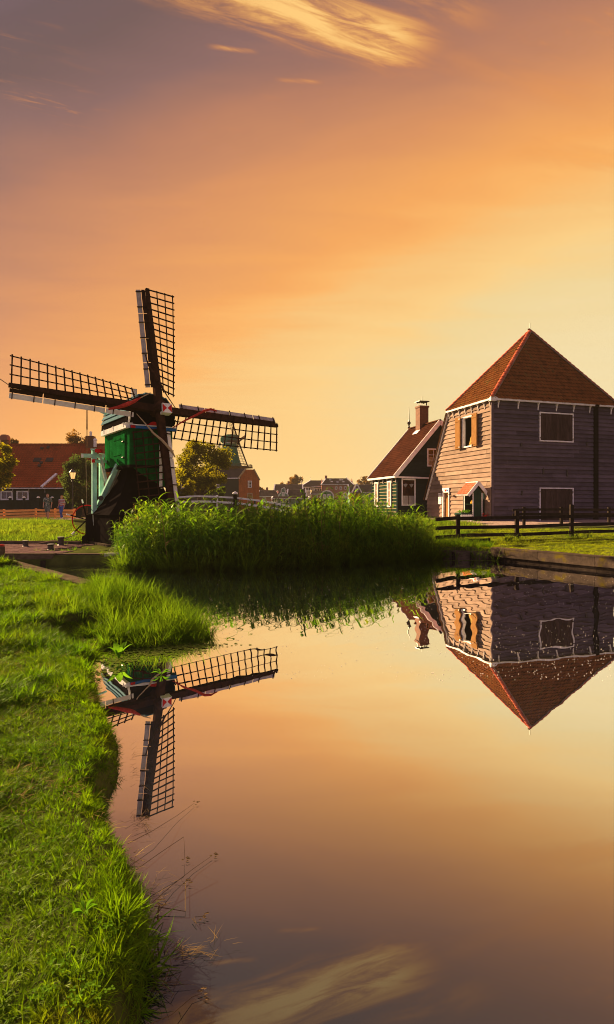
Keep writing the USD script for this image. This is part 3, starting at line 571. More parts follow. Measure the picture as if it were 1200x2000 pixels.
# ------------------------------------------------------------------ little green stall against the barn's left wall
def build_stall():
    fr = fr_barn; z0 = .62
    th = Thing('stall', 'narrow dark green stall with small red roof and scalloped white edges at the barn', 'stall', fr.p(-.7, 1.2, z0))
    G = lambda u, z, o: fr.p(-u, .7 - o, z)             # gable plane, u = distance out from the barn wall
    zc, top, apx = .70, 2.5, 3.32
    th.part('gable_panel', MB().poly(G, Polygon([(.34, z0), (1.04, z0), (1.04, 2.62), (.70, 3.0), (.34, 2.62)]), .03, -.03), M['green_side'])
    th.part('back_panel', MB().poly(lambda u, z, o: fr.p(-u, 1.75 + o, z), sbox(.2, z0, 1.1, 2.6), .03, 0), M['green_dark'])
    th.part('wall_panel', MB().poly(lambda u, z, o: fr.p(-.12 - o, u, z), sbox(.7, z0, 1.75, 2.6), .02, 0), M['green_dark'])
    for z in (1.22, 1.82): th.part('shelf', MB().poly(lambda u, z_, o: fr.p(-u, z_, z + o), sbox(.16, .74, 1.05, 1.74), .03, 0), M['green_side'])
    # scalloped edges
    for u, base in ((.34, 0), (1.04, 0)):
        n = 16; pts = [(u - .03, z0 + .05)] + [(u + (.055 if k % 2 else .02), z0 + .05 + (2.55 - z0) * k / (2*n)) for k in range(2*n + 1)] + [(u - .03, 2.6)]
        th.part('scalloped_edge', MB().poly(G, pts, .045, .03), M['white_paint'])
    n = 14; pts = [(1.72, z0+.5)] + [(1.68 - (.05 if k % 2 else .01), z0 + .5 + (2.0 - z0) * k / (2*n)) for k in range(2*n + 1)] + [(1.72, 2.5)]
    th.part('scalloped_edge', MB().poly(lambda u, z, o: fr.p(-1.06 - o, u, z), pts, .02, 0), M['white_paint'])
    e0, e1 = -.08, 1.5; ez = 2.52
    P = lambda u, t, z: fr.p(-u, t, z)
    rf = MB()
    for u in (e0, e1): rf.add(*solid_face([P(u, .55, ez), P(u, 1.95, ez), P(.7, 1.95, apx), P(.7, .55, apx)], .05).get())
    rp = th.part('roof', rf, M['under_roof'])
    for u in (e0, e1): slope(th, rp, [P(u, .55, ez), P(u, 1.95, ez), P(.7, 1.95, apx), P(.7, .55, apx)], M['ridge_tile'], V(0,0,1), w=.2, h=.2, amp=.012, rise=.015, grow=0)
    for u in (e0, e1): th.part('barge_board', MB().bar(P(u, .52, ez - .1), P(.7, .52, apx - .04), .05, .22, up=V(0,0,1)), M['white_paint'])
    th.part('ridge_cap', MB().bar(P(.7, .5, apx + .03), P(.7, 1.97, apx + .03), .16, .06), M['white_paint'])
    th.part('eaves_board', MB().bar(P(e1 + .02, .55, ez - .06), P(e1 + .02, 1.95, ez - .06), .04, .1), M['grey_board'])
    ch = Thing('cheese', 'round yellow cheese on the upper shelf of the green stall', 'cheese', P(.8, 1.0, 1.85))
    ch.part('wheel', MB().lathe([(0, .0), (.15, .0), (.19, .04), (.19, .12), (.15, .16), (0, .16)], P(.8, 1.0, 1.852), 14), M['cheese']); ch.part('small_wheel', MB().lathe([(0, 0), (.1, 0), (.125, .03), (.125, .08), (.1, .11), (0, .11)], P(.8, 1.0, 2.014), 12), M['cheese'])
    cart = Thing('planter', 'low green trough planter below the shelf of the stall', 'planter', P(1.35, 1.2, .65))
    cart.part('trough', MB().poly(lambda u, z, o: P(u, 1.2 + o, z), [(1.05, .95), (1.72, .95), (1.86, 1.12), (1.8, 1.25), (1.05, 1.25)], .5, -.35), M['green_side'])
    for u in (1.15, 1.6): cart.part('foot', MB().poly(lambda a, z, o: P(a, 1.2 + o, z), sbox(u-.05, .6, u+.05, .96), .4, -.25), M['green_dark'])
    pl = MB()
    for _ in range(120):
        p = P(R.uniform(1.1, 1.75), R.uniform(.9, 1.65), 1.26 + R.uniform(0, .14)); d = unit(rng.normal(size=3)); e = unit(np.cross(d, rng.normal(size=3)))
        pl.quad(p, p + d*.06 + e*.03, p + d*.12, p + d*.06 - e*.03)
    cart.part('leaves', pl, M['weed_leaf'], kind='stuff')
    fl = Thing('flower_pot', 'dark pot with red flowers at the foot of the barn wall right of the stall', 'flower pot', P(.35, .25, .6))
    fl.part('pot', MB().lathe([(.0, 0), (.14, 0), (.2, .3), (.17, .3), (.16, .27), (0, .27)], P(.35, .25, .6), 10), M['iron'])
    f2 = MB()
    for _ in range(70):
        p = P(.35, .25, 1.05) + rng.normal(size=3) * V(.13, .13, .1); d = unit(rng.normal(size=3)); e = unit(np.cross(d, rng.normal(size=3))); f2.quad(p, p + d*.05 + e*.03, p + d*.1, p + d*.05 - e*.03)
    fl.part('blooms', f2, M['red_paint'], kind='stuff')
    bn = Thing('bench', 'white slatted garden bench on the grass in front of the green stall', 'bench', at(912, 1022, 33.))
    o = at(912, 1026, 33.); o[2] = lz(o[0], o[1]); X, Y = fr.x, fr.y
    for k in range(5): bn.part('slat', MB().bar(o - X*.3 + X*k*.15 - Y*.02 + V(0,0,.14), o - X*.3 + X*k*.15 + V(0,0,.5), .10, .03, up=Y), M['white_paint'])
    for z in (.18, .44): bn.part('rail', MB().bar(o - X*.38 + V(0,0,z) + Y*.03, o + X*.42 + V(0,0,z) + Y*.03, .03, .05), M['white_paint'])
    for k in (-.36, .4): bn.part('leg', MB().bar(o + X*k + Y*.2, o + X*k + Y*.2 + V(0,0,.34), .05, .05), M['white_paint'])
    bn.part('seat', MB().box(o + Y*.2 + V(0,0,.37), (.85, .34, .04), np.array([X, Y, V(0,0,1)])), M['white_paint'])
M['cheese'] = look('cheese', (.55, .30, .04), (.65, .38, .06), 4, .5)
build_stall()

# ------------------------------------------------------------------ green wooden house behind the barn
def build_house():
    fr = Frame((7.56, 47.0), (.957, .291)); W, D, EZ, AZ, GZ = 7.7, 5.2, 4.5, 8.95, .45; m = W / 2
    th = Thing('wooden_house', 'dark green wooden house with brick chimney and white barge boards beside the barn', 'house', fr.p(0, 0, GZ))
    PF = lambda u, z, o: fr.p(u, -o, z); PL = lambda u, z, o: fr.p(-o, u, z); PR = lambda u, z, o: fr.p(W + o, u, z); PB = lambda u, z, o: fr.p(u, D + o, z)
    gab = Polygon([(0, GZ), (W, GZ), (W, EZ), (m, AZ - .12), (0, EZ)])
    core = MB(); core.poly(PF, gab, -.004, -.15); core.poly(PB, gab, 0, -.15); core.poly(PL, sbox(0, GZ, D, EZ), -.004, -.15); core.poly(PR, sbox(0, GZ, D, EZ), 0, -.15)
    th.part('wall', core, M['tar_black'])
    boards(th, PF, gab, .6, AZ, .30, M['green_dark'])
    boards(th, PL, sbox(.12, GZ, D-.1, EZ), .6, EZ, .285, M['green_side'], edge=(.05, M['cream_and_sunlit_edge']), th_lo=.03)
    for u in (0, D): th.part('corner_board', MB().poly(PL, sbox(u-.12, .5, u+.12, EZ), .06, -.02), M['green_dark'])
    th.part('corner_board', MB().poly(PF, sbox(-.06, .5, .14, EZ), .065, -.02), M['green_dark'])
    # roof
    oh, f0, f1 = .35, -.28, D + .25; ez = EZ - .28
    A = [fr.p(-oh, f0, ez), fr.p(-oh, f1, ez), fr.p(m, f1, AZ), fr.p(m, f0, AZ)]; B = [fr.p(W+oh, f0, ez), fr.p(W+oh, f1, ez), fr.p(m, f1, AZ), fr.p(m, f0, AZ)]
    rf = MB(); rf.add(*solid_face(A, .1).get()); rf.add(*solid_face(B, .1).get()); rp = th.part('roof', rf, M['under_roof'])
    slope(th, rp, A, M['house_tile'], V(0,0,1), w=.25, h=.26, grow=-.02); slope(th, rp, B, M['house_tile'], V(0,0,1), w=.25, h=.3, seg=4, grow=-.02)
    for i in range(16):
        t0 = f0 + (f1-f0)*i/16; t1 = t0 + (f1-f0)/16 + .03; g = np.linspace(0, PI, 6)
        r = lambda t, q: [fr.p(m + q*math.cos(x), t, AZ + .02 + q*.8*math.sin(x)) for x in g]
        th.part('ridge_tile', MB().add(r(t0, .15) + r(t1, .13), [[j, j+1, 7+j, 6+j] for j in range(5)]), M['house_tile'], parent=rp)
    for k, (x0, s) in enumerate(((-oh - .05, 1), (W + oh + .05, -1))):
        th.part('barge_board', MB().bar(fr.p(x0, f0 - .05, ez - .10), fr.p(m, f0 - .05, AZ - .06), .07, .36, up=V(0,0,1)), M['white_paint'])
        th.part('barge_board', MB().bar(fr.p(x0, f1 + .03, ez - .06), fr.p(m, f1 + .03, AZ - .04), .05, .20, up=V(0,0,1)), M['white_paint'])
    th.part('eaves_board', MB().bar(fr.p(-oh - .02, f0 - .1, ez - .10), fr.p(-oh - .02, f1, ez - .10), .06, .16), M['white_paint'])
    th.part('cornice', MB().bar(PF(-.42, EZ - .40, .22), PF(W + .3, EZ - .52, .22), .10, .14), M['white_paint'])
    th.part('cornice_roof', MB().bar(PF(-.3, EZ - .34, .12), PF(W + .2, EZ - .46, .12), .26, .04), M['under_roof'])
    S = [(0, 0), (.2, 0), (.2, -.07), (.11, -.12), (.09, -.27), (.05, -.42), (0, -.46)]
    for u in (.35, 3.05, 5.6): th.part('bracket', MB().poly(lambda a, z, o: fr.p(u + o, -.04 - a, EZ - .50 + z), S, .03, -.03), M['white_paint'])
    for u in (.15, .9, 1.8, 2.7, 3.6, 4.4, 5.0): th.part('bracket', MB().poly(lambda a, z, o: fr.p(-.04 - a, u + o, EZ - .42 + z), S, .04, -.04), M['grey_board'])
    # windows
    f, (a, b, c, d) = casement(th, PF, .33, 1.62, 1.72, 3.98, .065, frame=.11, inner=M['drape'])
    zc = c + .72
    for x0, x1 in ((a + .03, (a+b)/2 - .03), ((a+b)/2 + .03, b - .03)): th.part('curtain', MB().poly(PF, sbox(x0, c + .02, x1, zc), .068, .058), M['curtain'], parent=f)
    for x0 in (a + .26, b - .26): th.part('valance', MB().poly(PF, Polygon([(x0-.2, d-.35), (x0-.1, d-.52), (x0, d-.62), (x0+.12, d-.5), (x0+.2, d-.35), (x0+.05, d-.3)]), .068, .058), M['curtain'], parent=f)
    f, (a, b, c, d) = casement(th, PF, 2.72, 3.95, 5.05, 6.58, .065, frame=.10, panes=(2, 3), inner=M['yellow_blind'])
    th.part('curtain', MB().poly(PF, sbox(a, c, b, c + .72), .068, .058), M['curtain'], parent=f)
    for u in (1.05, 3.75): casement(th, PL, u, u + .75, 1.6, 3.85, .07, frame=.12, panes=(1, 3), inner=M['curtain'])
    # chimney and finial
    c0 = fr.p(m, 2.9, 0); ax = fr.ax
    ch = th.part('chimney', MB().box(c0 + V(0,0,9.3), (.86, .8, 2.8), ax), M['brick_wall'])
    th.part('chimney_band', MB().box(c0 + V(0,0,10.62), (.96, .9, .16), ax), M['brick_wall'], parent=ch)
    for i in (-.3, .3):
        for j in (-.28, .28): th.part('cap_post', MB().box(c0 + fr.x*i + fr.y*j + V(0,0,10.89), (.06, .06, .36), ax), M['iron'], parent=ch)
    th.part('chimney_cap', MB().box(c0 + V(0,0,11.1), (1.0, .94, .06), ax), M['iron'], parent=ch)
    th.part('lightning_rod', MB().tube([c0 + V(0,0,11.1), c0 + V(0,0,11.6)], .014, 5), M['iron'], parent=ch)
    th.part('lead_flashing', MB().bar(c0 - fr.x*.42 + V(0,0,8.5), c0 - fr.x*.75 + V(0,0,8.16), .9, .05, up=V(0,0,1)), M['white_paint'], parent=ch)
    q = fr.p(m, f1, AZ)
    th.part('finial', MB().lathe([(.05, -.1), (.06, .1), (.14, .2), (.07, .32), (.10, .45), (.2, .62), (.09, .75), (.06, .9), (.05, 1.3), (.03, 1.7), (.012, 2.1), (.0, 2.12)], q, 8), M['iron'], parent=rp)
    th.part('lightning_rod', MB().tube([fr.p(m, f0, AZ), fr.p(m, f0, AZ + .5)], .013, 5), M['iron'], parent=rp)
build_house()

# ------------------------------------------------------------------ the small windmill
def build_mill():
    yaw, tilt = .62, .17
    fwd, rv = V(math.sin(yaw), -math.cos(yaw), 0), V(math.cos(yaw), math.sin(yaw), 0)
    back = unit(V(-math.sin(yaw)*math.cos(tilt), math.cos(yaw)*math.cos(tilt), -math.sin(tilt)))
    H = at(311, 797, 20.)
    th = Thing('windmill', 'small black and green post windmill with four lattice sails standing at the pond edge', 'windmill', H - fwd*1.7 - V(0,0,H[2]-.33))
    eye = V(0, 0, HC)
    def onpl(px, py, off=0.):
        d = at(px, py, 1.) - eye; h = H + off*back; return eye + d * (((h - eye) @ back) / (d @ back))
    tips = [onpl(287.5, 564), onpl(542.3, 832, .16), onpl(333.5, 985), onpl(16.7, 751.7, .16)]
    Rs = [0, 0, 4.75, 0]
    for k, T in enumerate(tips):
        off = .16*back if k % 2 else V(0,0,0); o = H + off; e = unit(T - o); L = Rs[k] or np.linalg.norm(T - o)
        cl = unit(np.cross(back, e)); want = unit(tips[(k+1) % 4] - H); cl = cl if cl @ want > 0 else -cl
        st = MB().bar(o - e*.2, o + e*L, .27, .25, up=back, w2=.12, h2=.12)
        sp = th.part('sail', st, M['sail_wood'])
        r0, r1, n, W = .16*L, .985*L, 16, 1.02
        wi, wo = .62, .14
        tw = lambda r: wi + (wo - wi) * (r - r0) / (r1 - r0)
        bd_ = lambda r, s, s2=0.: o + e*r + s*(math.cos(tw(r))*cl + math.sin(tw(r))*back) - back*(.07 - s2)
        for i in range(n):
            r = r0 + (r1 - r0)*i/(n-1)
            th.part('lattice_bar', MB().bar(bd_(r, -.10), bd_(r, W + .05), .042, .034, up=back), M['sail_wood'], parent=sp)
        for q in (.36, .68, 1.0):
            th.part('lattice_lath', MB().tube([bd_(r, W*q, .03) for r in np.linspace(r0 - .06, r1 + .06, 9)], .021, 4), M['sail_wood'], parent=sp)
        # wind boards on the leading side: dark one next to the stock, pale one outside
        wb = lambda r, s, f: o + e*r - s*(cl*.93 - f*back*.36)
        for q in range(4):
            a0, a1 = r0 + .05 + (r1 - r0)*q/4 + .015, r0 + .05 + (r1 - r0)*(q+1)/4 - .015
            for s0, s1, m, nm in ((.085, .215, 'sail_wood', 'wind_board'), (.235, .40, 'grey_board' if k in (0, 1) else 'white_paint', 'outer_wind_board')):
                th.part(nm, MB().add(*solid_face([wb(a0, s0, 1), wb(a1, s0, 1), wb(a1, s1, 1), wb(a0, s1, 1)], .025).get()), M[m], parent=sp)
        for q in range(7):
            r = r0 + .15 + (r1 - r0 - .2)*q/6
            th.part('board_cleat', MB().bar(wb(r, .05, 1) - back*.03, wb(r, .43, 1) - back*.03, .03, .03, up=back), M['sail_wood'], parent=sp)
    # windshaft and the painted head
    th.part('windshaft', MB().tube([H - back*.30, H + back*1.6], [.20, .24], 10), M['sail_wood'])
    pb = onpl(323.5, 799.5, -.22); pe = th.part('poll_end', MB().box(pb, (.34, .34, .34), np.array([rv, np.cross(back, rv), back])), M['white_paint'])
    u_ = np.cross(back, rv); u_ = u_ if u_[2] > 0 else -u_; f0 = pb - back*.172
    for s in (-1, 1): th.part('painted_triangle', MB().add(*solid_face([f0 + rv*s*.165 + u_*.15, f0 + rv*s*.165 - u_*.15, f0 + rv*s*.01], .008).get()), M['red_paint'], parent=pe)
    # body
    C0 = H - fwd*.45; C0[2] = 0
    P = lambda a, d, z: C0 + rv*a - fwd*d + V(0,0,z)       # a across (right +), d back, z up
    a0, a1, D, zb, zt = -.90, .67, 3.0, 3.19, 4.50
    core = MB(); core.poly(lambda u, z, o: P(u, -o, z), Polygon([(a0+.03, zb), (a0+.03, zt), (a1, zt), (a1, 2.35), (a1-.35, 2.42), (a0+.75, 2.82)]), -.03, -.1)
    core.box(P((a0+a1)/2, D/2, (zb+zt)/2), (a1-a0-.06, D-.06, zt-zb), np.array([rv, -fwd, V(0,0,1)]))
    bp = th.part('body', core, M['mill_green'])
    # vertical front boards with the curved lower edge, one white cover strip
    n = 7; low = lambda a: 3.19 - (3.19-2.28) * max(0, (a - a0 - .05)/(a1 - a0 - .05))**.75
    for i in range(n):
        u0, u1 = a0 + (a1-a0)*i/n + .006, a0 + (a1-a0)*(i+1)/n - .006
        th.part('front_board', MB().poly(lambda u, z, o: P(u, -o, z), [(u0, low(u0)), (u1, low(u1)), (u1, zt), (u0, zt)], .02 + .012*(i % 2), -.02), M['mill_green'], parent=bp)
    th.part('cover_strip', MB().poly(lambda u, z, o: P(u, -o, z), [(.16, low(.16)-.12), (.27, low(.27)-.12), (.27, zt), (.16, zt)], .06, .02), M['white_paint'], parent=bp)
    sd = lambda u, z, o: P(a0 - o, u, z)
    n = 9
    for i in range(n):
        u0, u1 = D*i/n + .003, D*(i+1)/n - .003
        th.part('side_board', MB().poly(sd, sbox(u0, zb, u1, zt), .012 + .005*(i % 2), -.03), M['mill_green'], parent=bp)
    dr = th.part('side_door', MB().poly(sd, sbox(.42, zb+.05, 1.75, zt-.1), .05, .01), M['mill_green'])
    for q in (zb+.42, zt-.32): th.part('door_strap', MB().poly(sd, sbox(.85, q-.02, 1.75, q+.02), .065, .05), M['mill_green'], parent=dr); th.part('door_bolt', MB().poly(sd, sbox(.5, q-.14, .72, q-.11), .08, .05), M['iron'], parent=dr)
    th.part('floor_beam', MB().poly(sd, sbox(-.05, zb-.10, D+.05, zb), .03, -1.5), M['tar_black'])
    # white band under the cap
    band = th.part('cornice', MB().poly(sd, sbox(-.02, zt-.02, D+.1, zt+.17), .14, -.1), M['white_paint'])
    for q in (.3, 1.5, 2.7): th.part('cornice_peg', MB().poly(sd, sbox(q-.02, zt+.05, q+.02, zt+.2), .155, .13), M['white_paint'], parent=band)
    th.part('front_cornice', MB().poly(lambda u, z, o: P(u, -o, z), sbox(a0, zt-.03, a1+.1, zt+.07), .16, -.05), M['blue_paint'])
    th.part('front_cornice_rim', MB().poly(lambda u, z, o: P(u, -o, z), sbox(a0+.02, zt+.072, a1+.1, zt+.11), .18, -.05), M['white_paint'])
    th.part('front_ornament', MB().poly(lambda u, z, o: P(u, -o, z), [(a0+.6, zt+.12), (a1-.35, zt+.12), (a1-.45, zt+.26), (a0+.75, zt+.24)], .16, -.02), M['red_paint'])
    th.part('front_ornament', MB().poly(lambda u, z, o: P(u, -o, z), sbox(a0-.02, zt-.03, a0+.14, zt+.06), .175, .15), M['red_paint'])
    # cap: a barrel of boards with a black gable
    ac, hw, cz = (a0+a1)/2, (a1-a0)/2 + .06, zt + .17
    half = [(1.0, 0), (1.02, .24), (.985, .42), (.93, .60), (.82, .80), (.58, .98), (.28, 1.07)]
    arc = [(ac - hw*x, cz + y) for x, y in half] + [(ac + hw*x, cz + y) for x, y in half[::-1]]; chh = 1.07
    capb = MB().poly(lambda u, z, o: P(u, -o, z), arc, .02, -D)
    cp = th.part('cap', capb, M['tar_black'])
    for i in range(len(arc)-1):
        (u0, q0), (u1, q1) = arc[i], arc[i+1]; nu = unit(V(q1-q0, -(u1-u0)))*-1
        mm = 'tar_black' if i in (0, len(arc)-2) else 'cap_blue'
        lo, hi = .055, .012
        pts = [P(u0 + nu[0]*lo, -.04, q0 + nu[1]*lo), P(u0 + nu[0]*lo, D+.15, q0 + nu[1]*lo), P(u1 + nu[0]*hi, D+.15, q1 + nu[1]*hi), P(u1 + nu[0]*hi, -.04, q1 + nu[1]*hi)]
        pl2 = [p - (rv*nu[0] + V(0,0,nu[1]))*.03 for p in pts]
        th.part('cap_board', MB().add(pts + pl2, [[0,1,2,3],[7,6,5,4],[0,4,5,1],[1,5,6,2],[2,6,7,3],[3,7,4,0]]), M[mm], parent=cp)
    th.part('cap_trim', MB().bar(P(a0-.06, -.06, cz-.02), P(a0+.02, -.06, cz+.62), .07, .06), M['white_paint'], parent=cp)
    th.part('cap_vent', MB().box(P(a0+.55, 1.2, cz+chh+.12), (.16, .2, .5), np.array([rv, fwd, V(0,0,1)])), M['grey_board'], parent=cp)
    # tarred base: concave pyramid over a low wall
    Cb = P(-.05, 1.75, 0); b = 1.42
    prof = [(.50, 3.2), (.62, 2.72), (.86, 2.2), (1.16, 1.74), (b + .06, 1.40)]
    ring = lambda h, z: [Cb + rv*h*i + fwd*h*j + V(0,0,z) for i, j in ((-1,-1),(1,-1),(1,1),(-1,1))]
    mb = MB(); v = np.vstack([ring(h, z) for h, z in prof]); mb.add(v, [[4*i+j, 4*i+(j+1) % 4, 4*i+4+(j+1) % 4, 4*i+4+j] for i in range(len(prof)-1) for j in range(4)]); mb.add(ring(.5, 3.2), [[0,1,2,3]]); mb.add(ring(b+.06, 1.40), [[0,1,2,3]])
    base = th.part('base_roof', mb, M['tar_black'])
    for i in range(len(prof)-1):
        for j in range(4):
            for q in range(5):
                A, B = ring(*prof[i]), ring(*prof[i+1]); t0, t1 = q/5, (q+1)/5 - .012
                lp = lambda X, t: X[j] + (X[(j+1) % 4] - X[j])*t
                f = [lp(A, t0), lp(A, t1), lp(B, t1), lp(B, t0)]; out = unit(f[0] + f[2] - 2*Cb); out[2] = abs(out[2])*.3
                if q == 0: th.part('base_board', MB().add(*solid_face([p_ + out*.02 for p_ in [lp(A, 0), lp(A, .97), lp(B, .97), lp(B, 0)]], .02).get()), M['tar_black'], parent=base)
    th.part('base_wall', MB().box(Cb + V(0,0,.85), (2*b, 2*b, 1.1), np.array([rv, fwd, V(0,0,1)])), M['tar_black'])
    th.part('base_sill', MB().box(Cb + V(0,0,.31), (2*b+.3, 2*b+.3, .12), np.array([rv, fwd, V(0,0,1)])), M['timber'])
    th.part('post', MB().tube([Cb + V(0,0,3.1), Cb + V(0,0,3.3)], .3, 10), M['tar_black'])
    # tail: two mint posts, cross beams, long brace, winch box and capstan wheel
    Yt = 21.6; q = lambda px, py, Y=Yt: at(px, py, Y)
    th.part('tail_post', MB().bar(q(184, 877), q(184, 1003), .165, .165, up=fwd), M['mint'])
    th.part('tail_post_foot', MB().bar(q(184, 1003), q(186.5, 1046), .12, .12, up=fwd, w2=.08, h2=.08), M['mint_worn'])
    th.part('tail_post', MB().bar(q(198, 886, 22.), q(198, 972, 22.), .15, .15, up=fwd), M['mint'])
    th.part('tail_beam', MB().bar(q(160, 890, 21.4), q(205, 890, 21.8), .14, .14), M['mint']); th.part('tail_beam_end', MB().bar(q(158.5, 890, 21.39), q(163, 890, 21.42), .15, .15), M['white_paint'])
    th.part('tail_beam', MB().bar(q(183, 901, 21.3), q(211, 901, 22.2), .12, .12), M['mint']); th.part('tail_beam_end', MB().bar(q(182, 900, 21.28), q(189, 901, 21.5), .125, .13), M['red_paint'])
    th.part('tail_cap', MB().box(q(193, 880.5, 21.5), (.22, .22, .12)), M['red_paint']); th.part('tail_cap', MB().box(q(184, 878, 21.5), (.2, .2, .06)), M['mint'])
    th.part('tail_brace', MB().bar(q(231, 906, 21.0), q(190, 991, 21.9), .15, .17, up=fwd), M['mint'])
    th.part('tail_brace', MB().bar(q(236, 906, 21.3), q(194, 991, 22.2), .15, .17, up=fwd), M['grey_board'])
    th.part('tail_strut', MB().bar(q(195, 887, 21.7), q(210, 953, 21.7), .10, .12, up=fwd), M['mint_worn'])
    th.part('tail_pulley', MB().tube([q(197, 973, 21.2), q(197, 973, 21.45)], .1, 10), M['iron'])
    th.part('winch_box', MB().poly(lambda u, z, o: q(u, z, 21.9 + o), [(167, 1006), (186, 1006), (189, 1066), (167, 1066)], -.3, .7), M['tar_black'])
    th.part('winch_foot', MB().poly(lambda u, z, o: q(u, z, 21.7 + o), [(160, 1048), (170, 1042), (170, 1066), (160, 1066)], -.3, .5), M['tar_black'])
    wc = q(170, 1015, 21.9); ring_ = [wc + V(math.cos(t)*.56*-.75, -math.cos(t)*.56*.66, math.sin(t)*.56) for t in np.linspace(0, 2*PI, 29)]
    wh = th.part('capstan_wheel', MB().tube(ring_, .022, 5, cap=False), M['red_paint'])
    for k in range(6):
        t = k*PI/3 + .28; d = V(-math.cos(t)*.75, -math.cos(t)*.66, math.sin(t))
        s = th.part('spoke', MB().bar(wc, wc + d*.66, .04, .04), M['tar_black'], parent=wh)
        th.part('spoke_tip', MB().bar(wc + d*.66, wc + d*.80, .05, .05), M['white_paint'], parent=wh)
    # ropes, cloths
    th.part('furled_cloth', MB().tube([onpl(212, 799, -.3), onpl(232, 795, -.34), onpl(247, 790, -.36), onpl(262, 784, -.34), onpl(274, 777, -.3)], [.03, .06, .075, .06, .03], 7), M['red_rope'])
    th.part('furled_cloth', MB().tube([onpl(337, 836, -.2), onpl(356, 824, -.2), onpl(380, 812, -.22), onpl(400, 802, -.25), onpl(412, 799, -.15), onpl(424, 803, 0)], [.015, .03, .045, .05, .045, .025], 6), M['red_rope'])
    th.part('rope', MB().tube([onpl(274, 777, -.3), onpl(294, 767, -.2)], .018, 5), M['rope'])
    th.part('rope', MB().tube([onpl(267, 808, -.25), onpl(283, 826, -.3), onpl(300, 846, -.34), onpl(318, 861, -.36), onpl(335, 880, -.34), onpl(342, 893, -.25)], [.014, .02, .035, .045, .045, .02], 6), M['rope'])
    th.part('rope', MB().tube([onpl(308, 742, -.1), onpl(312, 748, -.2), onpl(326, 772, -.3), onpl(347, 803, -.1)], [.05, .045, .02, .012], 6), M['sail_wood'])
    th.part('rope', MB().tube([onpl(284, 692, -.2), onpl(290, 713, -.25), onpl(300, 728, -.25), onpl(309, 744, -.2)], [.02, .03, .04, .05], 6), M['sail_wood'])
    th.part('rope', MB().tube([onpl(0, 740, -.1), onpl(16, 751, -.1)], .012, 4), M['iron'])
    th.part('tail_rope', MB().tube([q(168, 892, 21.5), q(169, 985, 21.5)], .008, 4), M['rope'])
    th.part('tail_spar', MB().bar(q(178, 794, 21), q(207, 808, 20.8), .09, .09), M['mint'])
build_mill()

